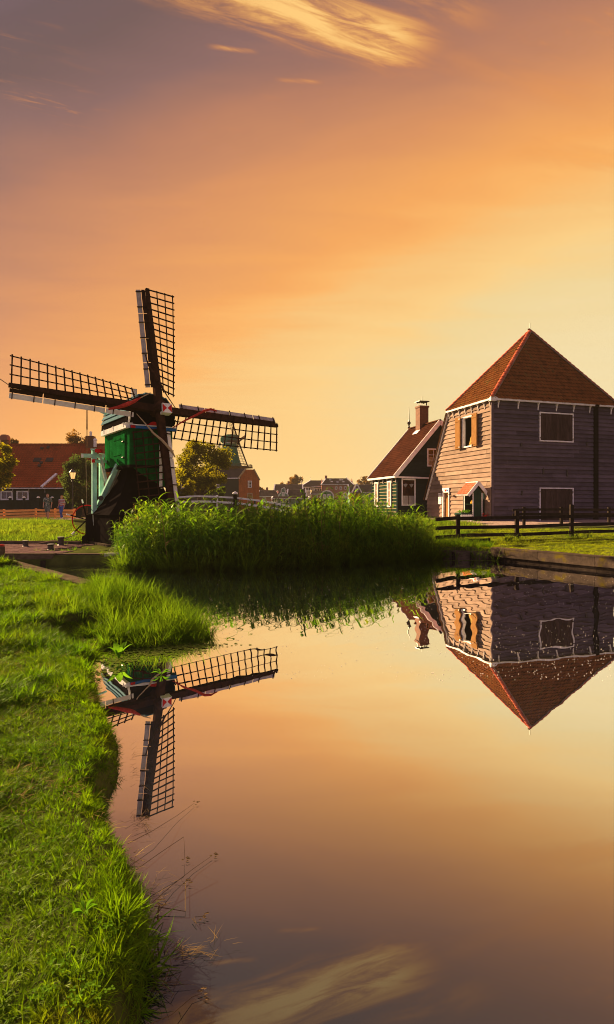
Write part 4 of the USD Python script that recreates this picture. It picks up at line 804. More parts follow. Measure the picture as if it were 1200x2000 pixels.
# ------------------------------------------------------------------ quay left of the mill, bollards, beam on the near bank
def build_quay():
    th = Thing('quay', 'low brick paved quay with dark timber front at the foot of the windmill', 'quay', V(-8, 17.5, 0))
    a, b = V(-13.5, 16.3, 0), V(-7.35, 16.3, 0)
    th.part('fill', MB().box(V(-10.2, 18.7, .02), (7.4, 4.6, .56)), M['soil'])
    th.part('cap_beam', MB().bar(a + V(0,.1,.27), b + V(0,.1,.27), .26, .16), M['timber'])
    for z, h in ((.10, .16), (-.08, .18)): th.part('front_plank', MB().bar(a + V(0,.06,z), b + V(0,.06,z), .1, h), M['black_wood'])
    for i in range(5): th.part('pile', MB().bar(V(-12.8 + i*1.3, 16.24, -.5), V(-12.8 + i*1.3, 16.24, .16), .14, .1, up=(0,1,0)), M['black_wood'])
    for i in range(11):
        x = -7.28 + i*.175; th.part('sheet_pile', MB().bar(V(x, 16.5 + R.uniform(-.02,.02), -.5), V(x, 16.5, .22 + R.uniform(-.01,.01)), .15, .09, up=(0,1,0)), M['black_wood'])
    th.part('cap_beam', MB().bar(V(-7.33, 16.62, .28), V(-5.3, 16.55, .28), .30, .10), M['timber'])
    th.part('kerb', MB().bar(V(-5.9, 16.45, .27), V(-4.1, 16.7, .27), .30, .17), M['grey_stone'])
    th.part('rear_beam', MB().bar(V(-13.5, 20.9, .36), V(-8.3, 20.6, .36), .2, .16), M['timber'])
    pv = MB()
    for i in range(44):
        for j in range(29):
            x = -13.2 + j*.205 + (.10 if i % 2 else 0); y = 16.62 + i*.093
            if x > -8.1 + R.uniform(-.5, .5) and y > 17.5: continue
            if x > -7.3: continue
            pv.box(V(x, y, .315 + R.uniform(-.004, .004)), (.195, .086, .05))
    th.part('paving_bricks', pv, M['paver'], kind='stuff')
    names = ['short dark iron bollard at the far edge of the brick quay, leftmost of three', 'short dark bollard at the near edge of the brick quay with grass at its foot', 'taller dark bollard on the quay nearest to the windmill winch']
    for (px, py, Y, h, w), nm in zip(((50, 1067, 19.4, .20, .10), (99, 1075, 17.9, .19, .105), (119, 1065, 20.0, .30, .11)), names):
        o = at(px, py, Y); o[2] = .335
        t = Thing('bollard', nm, 'bollard', o, group=None); t.part('shaft', MB().lathe([(w*1.1, 0), (w*.9, .03), (w*.85, h*.7), (w*1.05, h*.8)], o, 10), M['iron']); t.part('head', MB().lathe([(w*1.05, h*.8), (w*1.15, h*.86), (w*1.1, h*.97), (w*.6, h), (0, h)], o, 10), M['iron'])
    p = [at(50, 1061, 19.4), at(75, 1061, 19.6), at(100, 1056, 19.9), at(119, 1054, 20.), at(152, 1043, 21.)]
    single('mooring_line', MB().tube(p, .014, 5), M['rope'], 'thin mooring line slung between the quay bollards and the mill winch', 'rope')
    A, B = np.append(plank_a, .33), np.append(plank_b, .22)
    A = A + (A - B) * .1
    t = Thing('bank_beam', 'long weathered timber beam edging the near bank at the left', 'timber beam', (A+B)/2)
    t.part('top_plank', MB().bar(A, B, .34, .05), M['timber']); t.part('side_plank', MB().bar(A - V(-.1,0,.16), B - V(-.1,0,.16), .07, .26), M['black_wood']); t.part('side_plank', MB().bar(A - V(.1,.12,.16), B - V(.1,.12,.16), .06, .26), M['black_wood'])
    d = unit(B - A)
    for k in (.1, .45, .8): t.part('stake', MB().bar(A + (B-A)*k - V(0,0,.7), A + (B-A)*k - V(0,0,.03), .12, .12), M['black_wood'])
    o = at(2, 1100, 14.2); o[2] = .1
    t = Thing('mooring_post', 'round weathered wooden mooring post at the left end of the bank beam', 'post', o)
    t.part('shaft', MB().lathe([(.09, -.3), (.09, .58), (.08, .62)], o, 10), M['timber']); t.part('top', MB().lathe([(.085, .62), (.075, .66), (.0, .67)], o, 10), M['red_rope'])
build_quay()

# timber edge of the right lawn
def build_edge():
    th = Thing('lawn_edge', 'mossy timber retaining edge between the right lawn and the pond', 'retaining edge', np.append((beam_a + beam_b)/2, 0))
    n = np.array([-bd[1], bd[0]]); n = n if n @ V(-1, -1) > 0 else -n
    L = 7.; k = 4
    for i in range(k):
        p, q = beam_a + bd*(L*i/k + .005) - bd*.1, beam_a + bd*(L*(i+1)/k - .005) - bd*.1
        th.part('top_plank', MB().bar(np.append(p - n*.12, .392), np.append(q - n*.12, .387), .36, .035), M['mossy_timber'])
        th.part('face_plank', MB().bar(np.append(p + n*.03, .25), np.append(q + n*.03, .245), .05, .24), M['mossy_timber'])
        th.part('lower_plank', MB().bar(np.append(p - n*.04, .0), np.append(q - n*.04, .0), .05, .3), M['black_wood'])
    for i in range(9):
        p = beam_a + bd*(.2 + i*.8); th.part('stake', MB().bar(np.append(p - n*.12, -.5), np.append(p - n*.12, .36), .1, .1), M['black_wood'])
    # low bank edge running on to the reeds
    a, b = V(4.25, 18.62, 0), V(5.85, 18.05, 0)
    t = Thing('bank_board', 'low old boards holding the bank between reeds and lawn edge', 'bank boards', (a+b)/2)
    for i in range(3):
        p, q = a + (b-a)*i/3, a + (b-a)*((i+1)/3 - .01); t.part('board', MB().bar(p + V(0,0,.13), q + V(0,0,.12), .05, .30), M['timber'])
    for i in range(4): t.part('stake', MB().bar(a + (b-a)*i/3 + V(0,-.05,-.4), a + (b-a)*i/3 + V(0,-.05,.22), .08, .08), M['black_wood'])
build_edge()

# ------------------------------------------------------------------ fences
def rail_fence(name, label, pts, tops, rails, mat, post=.13, rail_h=.13, rail_t=.05, cat='fence', side=-1, caps=None):
    """posts at pts (x, y) with ground height and top z; rails = heights above ground"""
    o = V(pts[0][0], pts[0][1], lz(*pts[0])); th = Thing(name, label, cat, o); g = [lz(*p) for p in pts]
    for p, z, t in zip(pts, g, tops):
        if t is None: continue
        pp = th.part('post', MB().bar(V(*p, z - .3), V(*p, z + t), post, post, up=(0,1,0)), mat)
        if caps: th.part('post_cap', MB().lathe([(post*.55, 0), (post*.75, .02), (post*.75, .06), (post*.35, .12), (0, .14)], V(*p, z + t), 8), caps, parent=pp)
    for i in range(len(pts)-1):
        a, b = V(*pts[i], 0), V(*pts[i+1], 0); d = unit(b - a); nrm = V(d[1], -d[0], 0)*side
        for h in rails:
            th.part('rail', MB().bar(a + nrm*(post/2 + rail_t/2 + .001) + V(0,0,g[i] + h + R.uniform(-.02,.02)), b + nrm*(post/2 + rail_t/2 + .001) + V(0,0,g[i+1] + h + R.uniform(-.02,.02)), rail_t, rail_h), mat)
    return th
xy = lambda px, Y: tuple(at(px, 987, Y)[:2])
def build_fences():
    f = rail_fence('paddock_fence', 'near black wooden three-rail fence along the right lawn', [xy(848, 20.2), xy(895, 21.0), xy(1010, 22.0), xy(1117, 23.0), xy(1225, 24.)], [None, 1.02, 1.15, 1.35, 1.2], (.22, .54, .88), M['black_wood'], side=1)
    a, b = V(*xy(893, 20.9), 0), V(*xy(956, 21.4), 0)
    f.part('rail', MB().bar(a + V(0,-.12,lz(a[0],a[1]) + .02), b + V(0,-.12,lz(b[0],b[1]) + .06), .05, .14), M['black_wood'])
    rail_fence('yard_fence', 'black wooden fence standing farther back in front of the gravel yard', [xy(1000, 29.5), xy(1024, 29.6), xy(1097, 30.2), xy(1190, 31.), xy(1290, 32.)], [None, .98, .98, .98, .98], (.60, .84), M['black_wood'], side=1)
    rail_fence('lit_fence', 'low plank fence with orange sunlight painted into its colour behind the two walkers', [xy(-40, 42.), xy(8, 42.6), xy(70, 43.6), xy(108, 44.3), xy(146, 45.)], [.78, .78, .78, .80, .80], (.18, .40, .64), M['fence_sun_orange'], post=.11, rail_h=.17, side=1)
    # dark board fence with pale-capped posts
    th = Thing('board_fence', 'dark green board fence with white capped posts in front of the long house', 'fence', at(60, 1000, 54.))
    xs = [-60, -8, 20, 47, 75, 102, 130, 158]
    for x in xs:
        p = at(x, 987, 54.); p[2] = .6; pp = th.part('post', MB().bar(p, p + V(0,0,1.85), .2, .2, up=(0,1,0)), M['green_dark']); th.part('post_cap', MB().lathe([(.12, 0), (.17, .02), (.17, .07), (.06, .14), (0, .15)], p + V(0,0,1.85), 8), M['white_paint'], parent=pp)
    for x0, x1 in zip(xs[:-1], xs[1:]):
        a, b = at(x0, 987, 54.), at(x1, 987, 54.); n = max(4, int((b[0]-a[0])/.32))
        for i in range(n):
            u = a[0] + .1 + (b[0]-a[0]-.2)*(i+.5)/n; th.part('board', MB().box(V(u, 54.03, 1.38), ((b[0]-a[0]-.2)/n - .01, .04, 1.5)), M['green_dark'])
        th.part('top_rail', MB().bar(V(a[0], 54, 2.14), V(b[0], 54, 2.14), .1, .07), M['green_dark'])
    # white footbridge railing
    o = at(420, 990, 45.)
    th = Thing('footbridge', 'arched white footbridge railing showing above the reeds', 'footbridge', V(o[0], 45., .4))
    cur = [(300, 975, 45.), (340, 971.5, 45.), (385, 969, 45.), (424, 970, 45.), (464, 972.7, 44.5), (500, 977, 44.), (534, 982, 43.5), (566, 990, 43.)]
    top = [at(*c) for c in cur]; sec = lambda k: [t + V(0,0,k) for t in top]
    for nm, k, h in (('top_rail', 0, .13), ('lower_rail', -.42, .16)):
        p = sec(k)
        for i in range(len(p)-1): th.part(nm, MB().bar(p[i], p[i+1] + (p[i+1]-p[i])*.01, .08, h), M['white_paint'])
    for px, dark in ((318, 0), (365, 1), (424, 0), (498, 1), (545, 1)):
        i = np.interp(px, [c[0] for c in cur], range(len(cur))); k = int(i); p = top[k]*(1-(i-k)) + top[min(k+1, len(cur)-1)]*(i-k)
        th.part('post', MB().bar(p + V(0,.1,-1.2), p + V(0,.1,.12 if not dark else -.02), .13, .13, up=(0,1,0)), M['iron'] if dark else M['white_paint'])
    p = at(460, 973, 44.55); q = th.part('bridge_post', MB().bar(p + V(0,-.15,-1.2), p + V(0,-.15,.3), .26, .26, up=(0,1,0)), M['tar_black'])
    th.part('post_cap', MB().lathe([(.12, 0), (.22, .03), (.22, .09), (.14, .18), (0, .22)], p + V(0,-.15,.3), 10), M['white_paint'], parent=q)
    deck = MB()
    for i in range(len(top)-1):
        a, b = top[i] - V(0,-1,1.15), top[i+1] - V(0,-1,1.15); deck.bar(a, b, 2.0, .2)
    th.part('deck', deck, M['timber'])
build_fences()

# ------------------------------------------------------------------ long house at the left, far smock mill, village
def build_long_house():
    Y0 = 61.; X0, X1 = at(-80, 0, Y0)[0], at(206, 0, Y0)[0]; fr = Frame((X0, Y0), (1, 0)); W, D = X1 - X0, 8.4
    EZ, AZ, GZ = 3.95, 8.75, .45; th = Thing('long_house', 'long low dark green house with a broad red tiled roof at the left', 'house', fr.p(0, 0, GZ))
    PF = lambda u, z, o: fr.p(u, -o, z); PS = lambda u, z, o: fr.p(W + o, u, z); PW = lambda u, z, o: fr.p(-o, u, z)
    gab = Polygon([(0, GZ), (D, GZ), (D, EZ), (D/2, AZ-.1), (0, EZ)])
    core = MB(); core.poly(PF, sbox(0, GZ, W, EZ), -.004, -.15); core.poly(lambda u, z, o: fr.p(u, D+o, z), sbox(0, GZ, W, EZ), 0, -.15); core.poly(PS, gab, 0, -.15); core.poly(PW, gab, 0, -.15)
    th.part('wall', core, M['tar_black'])
    u_ = lambda px: at(px, 0, Y0)[0] - X0
    boards(th, PF, sbox(0, GZ, W, EZ), .55, EZ, .34, M['green_dark'], th_lo=.04)
    oh = .4; A = [fr.p(-.3, -oh, EZ-.3), fr.p(W+.3, -oh, EZ-.3), fr.p(W+.3, D/2, AZ), fr.p(-.3, D/2, AZ)]; B = [fr.p(-.3, D+oh, EZ-.3), fr.p(W+.3, D+oh, EZ-.3), fr.p(W+.3, D/2, AZ), fr.p(-.3, D/2, AZ)]
    rf = MB(); rf.add(*solid_face(A, .1).get()); rf.add(*solid_face(B, .1).get()); rp = th.part('roof', rf, M['under_roof'])
    slope(th, rp, A, M['red_tile'], V(0,0,1), w=.32, h=.34, seg=5, rise=.05, grow=-.02); slope(th, rp, B, M['red_tile'], V(0,0,1), w=.5, h=.5, seg=3, grow=-.02)
    for i in range(30):
        x0 = -.3 + (W+.6)*i/30; g = np.linspace(0, PI, 6); r = lambda x, q: [fr.p(x, D/2 + q*math.cos(t), AZ + .02 + q*.8*math.sin(t)) for t in g]
        th.part('ridge_tile', MB().add(r(x0, .17) + r(x0 + (W+.6)/30 + .03, .14), [[j, j+1, 7+j, 6+j] for j in range(5)]), M['red_tile'], parent=rp)
    th.part('gutter', MB().poly(PF, sbox(-.3, EZ-.42, W+.3, EZ-.32), .52, .42), M['white_paint'])
    for u in np.arange(.6, W, 1.75): th.part('bracket', MB().poly(PF, Polygon([(u-.04, EZ-.42), (u+.04, EZ-.42), (u+.04, EZ-.8), (u-.04, EZ-.8)]), .14, .02), M['grey_board'])
    Rs = unit(A[2] - A[1]); sl = lambda px, t: fr.p(u_(px), -oh, EZ-.3) + Rs*t; Lr = np.linalg.norm(A[2]-A[1]); nr = unit(np.cross(fr.x, Rs))
    for k, (p0, p1, t0, t1) in enumerate(((45, 59, .58, .66), (70, 84, .58, .66))):
        th.part('roof_light', MB().bar(sl((p0+p1)/2, Lr*t0) + nr*.1, sl((p0+p1)/2, Lr*t1) + nr*.1, (p1-p0)/F*Y0, .12, up=nr), M['slate'], parent=rp)
    for px, t in ((51, .88), (63, .90), (63, .53), (62, .46)): th.part('roof_vent', MB().bar(sl(px, Lr*t) + nr*.12, sl(px, Lr*t + .28) + nr*.12, .28, .2, up=nr), M['slate'], parent=rp)
    th.part('verge_board', MB().bar(sl(85, .02) + nr*.1, sl(104, 2.0) + nr*.12, .26, .16, up=nr), M['white_paint'], parent=rp)
    for a, b in ((2, 26), (33, 57)):
        casement(th, PF, u_(a), u_(b), 2.32, 3.32, .07, frame=.14, panes=(2, 1), inner=M['yellow_blind'] if a > 10 else M['drape'])
    th.part('lean_wall', MB().poly(PF, sbox(u_(90), GZ, W, EZ-.45), .16, .05), M['green_side'])
    # chimneys
    c = at(10, 0, Y0 + D/2); ch = th.part('chimney', MB().box(V(c[0], Y0+D/2, 8.75), (.7, .8, 1.1)), M['brick_wall']); th.part('chimney_hood', MB().poly(lambda u, z, o: V(c[0]+u, Y0+D/2+o, 9.3+z), [(-.42, 0), (.42, 0), (.42, .4), (.22, .62), (-.22, .62), (-.42, .4)], .35, -.35), M['village_brick'], parent=ch)
    c = at(177, 0, Y0 + D/2); ch = th.part('chimney', MB().box(V(c[0], Y0+D/2, 9.0), (.9, .8, 1.5)), M['brick_wall']); th.part('chimney_pot', MB().lathe([(.16, 0), (.14, .35), (.18, .4), (.1, .55), (0, .56)], V(c[0]+.1, Y0+D/2-.2, 9.75), 8), M['white_paint'], parent=ch)
    c = at(186, 0, Y0 + D/2 - .5); th.part('chimney_pot', MB().lathe([(.2, -.5), (.18, .2), (.25, .3), (.12, .5), (0, .5)], V(c[0], c[1], 8.95), 8), M['white_paint'], parent=ch)
    fp = Thing('flagpole', 'thin bare flagpole rising between the left trees', 'flagpole', at(170, 1000, 56.)); p = at(170, 1000, 56.); p[2] = .6
    fp.part('pole', MB().tube([p, V(p[0], p[1], 11.5)], [.05, .035], 6), M['shutter_tan']); fp.part('pole', MB().tube([V(p[0], p[1], 9.3), V(p[0], p[1], 11.6)], [.075, .05], 6), M['shutter_tan'])
build_long_house()

def build_smock_mill():
    Y0 = 122.; k = Y0 / F
    th = Thing('smock_mill', 'distant teal green smock mill rising from a shed with a gable coloured orange as if sunlit', 'windmill', at(470, 1000, Y0)*V(1,1,0) + V(0,0,.6))
    q = lambda px, py, d=0.: at(px, py, Y0 + d)
    # shed: gable plane turned to the right, long wall to the left
    gx = unit(V(.86, .5, 0)); lx = unit(V(-.97, .24, 0)); o = q(466.5, 0); o[2] = 0; w = (507.5 - 466.5)*k / (gx[0] - gx[1]*(487-600)/F); GZ = .5; L = 17.
    z = lambda py: HC + (987-py)*k
    PG = lambda u, zz, out: o + gx*u + V(gx[1], -gx[0], 0)*out + V(0,0,zz); PL = lambda u, zz, out: o + lx*u + V(lx[1], -lx[0], 0)*out*-1 + V(0,0,zz)
    gab = [(0, GZ), (w, GZ), (w, z(936)), (w*.72, z(916)), (w*.30, z(916)), (0, z(934))]
    n = 11; gp_ = Polygon(gab); g = th.part('gable_wall', MB().poly(PG, gp_, -.02, -.2), M['gable_sun_tint'])
    for i in range(n):
        c = gp_.intersection(sbox(w*i/n + .02, 0, w*(i+1)/n - .02, 30)); th.part('gable_board', MB().poly(PG, c, .03, -.03), M['gable_sun_tint'], parent=g)
    th.part('side_wall', MB().poly(PL, sbox(0, GZ, L, z(934)), 0, -.2), M['green_dark'])
    A = [o + V(0,0,z(934)) + lx*-.2, o + lx*L + V(0,0,z(934)), o + lx*L + gx*w*.36 + V(0,0,z(915)), o + gx*w*.33 + V(0,0,z(914))]
    th.part('shed_roof', MB().add(*solid_face(A, .2).get()), M['slate'])
    th.part('eaves_board', MB().bar(A[0] + V(0,-.1,0), A[1] + V(0,-.1,0), .15, .18), M['white_paint'])
    th.part('barge_board', MB().bar(PG(-.15, z(934.5), .1), PG(w*.32, z(915), .1), .12, .32, up=V(0,0,1)), M['cream_and_sunlit_edge']); th.part('barge_board', MB().bar(PG(w*.72, z(915), .1), PG(w+.05, z(936.5), .1), .12, .24, up=V(0,0,1)), M['cream_and_sunlit_edge'])
    casement(th, PG, w*.43, w*.62, z(952), z(938.5), .05, frame=.16, panes=(2, 4), bar=.06)
    f = th.part('door_frame', MB().poly(PG, sbox(w*.40, GZ, w*.66, z(962.5)).difference(sbox(w*.44, 0, w*.62, z(964.5))), .09, 0), M['cream_and_sunlit_edge']); th.part('door', MB().poly(PG, sbox(w*.44, GZ, w*.62, z(964.5)), .06, 0), M['shutter_tan'], parent=f)
    casement(th, PL, 4.5, 6.5, z(953), z(945), .05, frame=.2, panes=(2, 2), bar=.06); casement(th, PL, 12.5, 13.6, z(953), z(945), .05, frame=.2, panes=(1, 2), bar=.06)
    # stage
    c = q(449, 0, 6.); c[2] = 0; sz = lambda py: HC + (987-py)*(Y0+6.)/F; kk = (Y0+6)/F
    oct_ = lambda r, zz, a0=PI/8: [c + V(r*math.cos(a0+i*PI/4), r*math.sin(a0+i*PI/4), zz) for i in range(8)]
    st = MB(); v = oct_(48*kk*.98, sz(913.5)) + oct_(48*kk*.98, sz(912)); st.add(v, [[i, (i+1) % 8, 8+(i+1) % 8, 8+i] for i in range(8)]); st.add(oct_(48*kk*.98, sz(912)), [[0,1,2,3],[0,3,4,7],[4,5,6,7]]); st.add(oct_(48*kk*.98, sz(913.5)), [[3,2,1,0],[7,4,3,0],[7,6,5,4]])
    sp = th.part('stage', st, M['timber']); ri = oct_(47*kk*.98, sz(908)); rm = oct_(47*kk*.98, sz(910))
    for rr in (ri, rm):
        for i in range(8): th.part('stage_rail', MB().bar(rr[i], rr[(i+1) % 8], .07, .08), M['timber'], parent=sp)
    for i in range(8):
        for t in (0, .33, .67): p = ri[i]*(1-t) + ri[(i+1) % 8]*t; th.part('stage_post', MB().bar(p - V(0,0,.6), p, .07, .07, up=(0,1,0)), M['timber'], parent=sp)
    # tower, concave octagon
    prof = [(24.5*kk, sz(911)), (20.5*kk, sz(902)), (17.2*kk, sz(890)), (14.6*kk, sz(876)), (13.4*kk, sz(866))]
    for i in range(8):
        mb = MB(); vs = []
        for r, zz in prof: R8 = oct_(r, zz); vs += [R8[i], R8[(i+1) % 8]]
        mb.add(vs, [[2*j, 2*j+1, 2*j+3, 2*j+2] for j in range(len(prof)-1)]); th.part('tower_face', mb, M['mill_teal'])
        mb = MB().tube([oct_(r*1.01, zz)[i] for r, zz in prof], .07, 4); th.part('corner_batten', mb, M['mint_wall'])
    th.part('tower_top', MB().add(oct_(13.5*kk, sz(866)), [[0,1,2,3],[0,3,4,7],[4,5,6,7]]), M['tar_black'])
    # cap, boat shaped, pointing right towards the sails
    ax = unit(V(.93, .36, 0)); sd = V(-ax[1], ax[0], 0); rings = []
    for t, hw, zb, zt_ in ((-2.1, .35, .35, 1.15), (-1.5, .95, .0, 1.6), (-.6, 1.3, -.05, 1.95), (.5, 1.35, -.05, 2.05), (1.5, 1.2, -.05, 2.0), (1.9, 1.1, 0, 1.9)):
        rings.append([c + ax*t + sd*hw*y_ + V(0,0,sz(866) + .1 + zb + (zt_-zb)*h) for y_, h in ((-1, 0), (-1, .4), (-.65, .8), (0, 1), (.65, .8), (1, .4), (1, 0))])
    mb = MB(); mb.add(np.vstack(rings), [[7*i+j, 7*i+(j+1) % 7, 7*i+7+(j+1) % 7, 7*i+7+j] for i in range(5) for j in range(7)]); mb.add(rings[0], [[0, i, i+1] for i in range(1, 6)]); mb.add(rings[-1], [[0, i+1, i] for i in range(1, 6)])
    th.part('cap', mb, M['mill_teal']); th.part('cap_ring', MB().lathe([(13.9*kk, sz(867)), (13.9*kk, sz(865))], c, 8), M['white_paint'])
    hub = c + ax*2.35 + V(0,0,sz(863) + 1.0); hub = q(466, 862, 5.) ; th.part('windshaft', MB().bar(hub - ax*2.5, hub + ax*.3, .4, .4), M['sail_wood'])
    up0 = unit(q(449, 808, 4.6) - hub); dn = unit(q(484.5, 912, 5.6) - hub); Lr = 6.6
    sidev = unit(np.cross(ax, up0))
    for e, L in ((up0, 6.2), (dn, 6.4), (sidev, 6.3), (-sidev, 6.3)):
        s = th.part('sail', MB().bar(hub, hub + e*L, .34, .3, up=ax, w2=.18, h2=.18), M['sail_wood']); cl = unit(np.cross(ax, e)); b = unit(cl*.55 - ax*.8)
        for i in range(15): r = 1.0 + (L-1.1)*i/14; th.part('lattice_bar', MB().bar(hub + e*r, hub + e*r + b*1.35, .07, .05, up=ax), M['sail_wood'], parent=s)
        for t in (.5, 1.): th.part('lattice_lath', MB().bar(hub + e*.9 + b*1.35*t, hub + e*L + b*1.35*t, .06, .05, up=ax), M['sail_wood'], parent=s)
        th.part('wind_board', MB().bar(hub + e*1. - cl*.28, hub + e*L - cl*.28, .06, .34, up=cl), M['sail_wood'], parent=s)
    for a, b in (((431, 866), (421, 906)), ((436, 866), (447, 908)), ((430, 864), (424, 880))): th.part('tail_pole', MB().bar(q(*a, 3.), q(*b, -1.5), .16, .16), M['mint_wall'])
build_smock_mill()

def simple_house(name, label, Y, px0, px1, base, eave, ridge, roof, wall, ridge_px=None, depth=9., hip=False, windows=(), verge=True, chimney=None, skylights=(), gable=None, gable_wall=None, finials=(), dormers=()):
    """far house with its ridge across the view: pixel extents at distance Y"""
    k = Y / F; z = lambda py: HC + (987-py)*k; x = lambda px: (px-600)*k; th = Thing(name, label, 'house', V(x((px0+px1)/2), Y, .5))
    ez, az = z(eave), z(ridge); x0, x1 = x(px0), x(px1); PF = lambda u, zz, o: V(u, Y - o, zz)
    w = MB(); w.poly(PF, sbox(x0, .3, x1, ez), 0, -.2); w.poly(PF, sbox(x0, .3, x1, ez), -depth, -depth-.2)
    for xx, s in ((x0, 1), (x1, -1)):
        w.poly(lambda u, zz, o: V(xx + s*o, Y + u, zz), [(0, .3), (depth, .3), (depth, ez), (depth/2, az-.15), (0, ez)], .2, .0)
    th.part('wall', w, wall); r0, r1 = (x(ridge_px[0]), x(ridge_px[1])) if ridge_px else (x0 - .2, x1 + .2)
    A = [V(x0-.3, Y-.35, ez-.1), V(x1+.3, Y-.35, ez-.1), V(r1, Y+depth/2, az), V(r0, Y+depth/2, az)]; B = [V(x0-.3, Y+depth+.35, ez-.1), V(x1+.3, Y+depth+.35, ez-.1), V(r1, Y+depth/2, az), V(r0, Y+depth/2, az)]
    rf = MB(); rf.add(*solid_face(A, .15).get()); rf.add(*solid_face(B, .15).get())
    if ridge_px: rf.add(*solid_face([A[1], B[1], A[2]], .15).get()); rf.add(*solid_face([A[0], B[0], A[3]], .15).get())
    rp = th.part('roof', rf, M['under_roof']); slope(th, rp, A, roof, V(0,0,1), w=.45, h=.45, seg=3, rise=.06, grow=-.02)
    th.part('gutter', MB().bar(A[0] - V(0,.08,.05), A[1] - V(0,.08,.05), .12, .16), M['white_paint'])
    if verge:
        for i, j in ((0, 3), (1, 2)): th.part('verge_board', MB().bar(A[i] + V(0,-.06,.02), A[j] + V(0,-.06,.02), .34, .14), M['white_paint'], parent=rp)
    for (a, b, c, d, nx_, nz_) in windows: casement(th, PF, x(a), x(b), z(d), z(c), .02, frame=.13, depth=.05, panes=(nx_, nz_), bar=.07)
    if chimney: th.part('chimney', MB().box(V(x(chimney[0]), Y+depth/2, (z(chimney[1]) + az)/2 - .3), (chimney[2]*k, .8, z(chimney[1]) - az + .6)), M['village_brick'], parent=rp)
    S = unit(A[2] - V(A[2][0], A[1][1], A[1][2])); L = np.linalg.norm(V(0, A[2][1]-A[1][1], A[2][2]-A[1][2])); n_ = unit(np.cross(V(1,0,0), S))
    for (px, f, wpx) in skylights: c = V(x(px), A[0][1], A[0][2]) + S*L*f + n_*.16; th.part('roof_light', MB().bar(c, c + S*.75, wpx*k, .12, up=n_), M['glass_sky'], parent=rp)
    for (px, py, top) in finials: th.part('finial', MB().lathe([(.12, 0), (.2, .5), (.08, .8), (.02, 0 + (py-top)*k), (0, (py-top)*k)], V(x(px), Y+depth/2, z(py)), 6), M['iron'], parent=rp)
    for (a, b, c, d, m) in dormers:                         # dormer boxes with windows
        dm = th.part('dormer', MB().box(V(x((a+b)/2), Y+.9, z((c+d)/2)), ((b-a)*k, 2.6, (d-c)*k)), M['white_paint']); th.part('dormer_roof', MB().box(V(x((a+b)/2), Y+.8, z(c) + .08), ((b-a)*k + .3, 3.1, .16)), M['slate'], parent=dm)
        for i in range(m):
            u0 = x(a) + (b-a)*k*(i+.14)/m; u1 = x(a) + (b-a)*k*(i+.86)/m; P2 = lambda u, zz, o: V(u, Y - .4 - o, zz); th.part('dormer_pane', MB().poly(P2, sbox(u0, z(d) + .3, u1, z(c) - .25), .03, 0), M['dark_room'], parent=dm)
    return th
M['glass_sky'] = look('glass_sky', (.35, .34, .36), (.45, .44, .45), 2, .15, spec=.8)

def gable_front(name, label, Y, px, outline, wall, trim=True, windows=(), depth=8., roof=None, tw=.28):
    """house showing its gable: outline in photo pixels, closed along the ground"""
    k = Y / F; z = lambda py: HC + (987-py)*k; x = lambda q: (q-600)*k; P = lambda u, zz, o: V(u, Y - o, zz)
    th = Thing(name, label, 'house', V(x(px), Y, .5)); pts = [(x(a), z(b)) for a, b in outline]; g = [(pts[0][0], .3)] + pts + [(pts[-1][0], .3)]
    th.part('gable_wall', MB().poly(P, g, 0, -.25), wall)
    for (u0, z0), (u1, z1) in zip(pts[:-1], pts[1:]):
        if abs(u1-u0) > .05 or abs(z1-z0) > .05:
            if abs(u1-u0) > .02: th.part('roof_slope', MB().add(*solid_face([V(u0, Y+.05, z0), V(u1, Y+.05, z1), V(u1, Y+depth, z1), V(u0, Y+depth, z0)], .12).get()), roof or M['slate'])
            else: th.part('side_wall', MB().add([V(u0, Y+.25, z0), V(u0, Y+depth, z0), V(u0, Y+depth, z1), V(u0, Y+.25, z1)], [[0,1,2,3],[3,2,1,0]]), wall)
            if trim: th.part('gable_trim', MB().bar(P(u0, z0, .1), P(u1, z1, .1), .12, tw, up=unit(V(-(z1-z0), 0, u1-u0)) if abs(u1-u0) > .02 else V(1,0,0)), M['white_paint'])
    for (a, b, c, d, nx_, nz_) in windows: casement(th, P, x(a), x(b), z(d), z(c), .02, frame=.16, depth=.06, panes=(nx_, nz_), bar=.08)
    return th
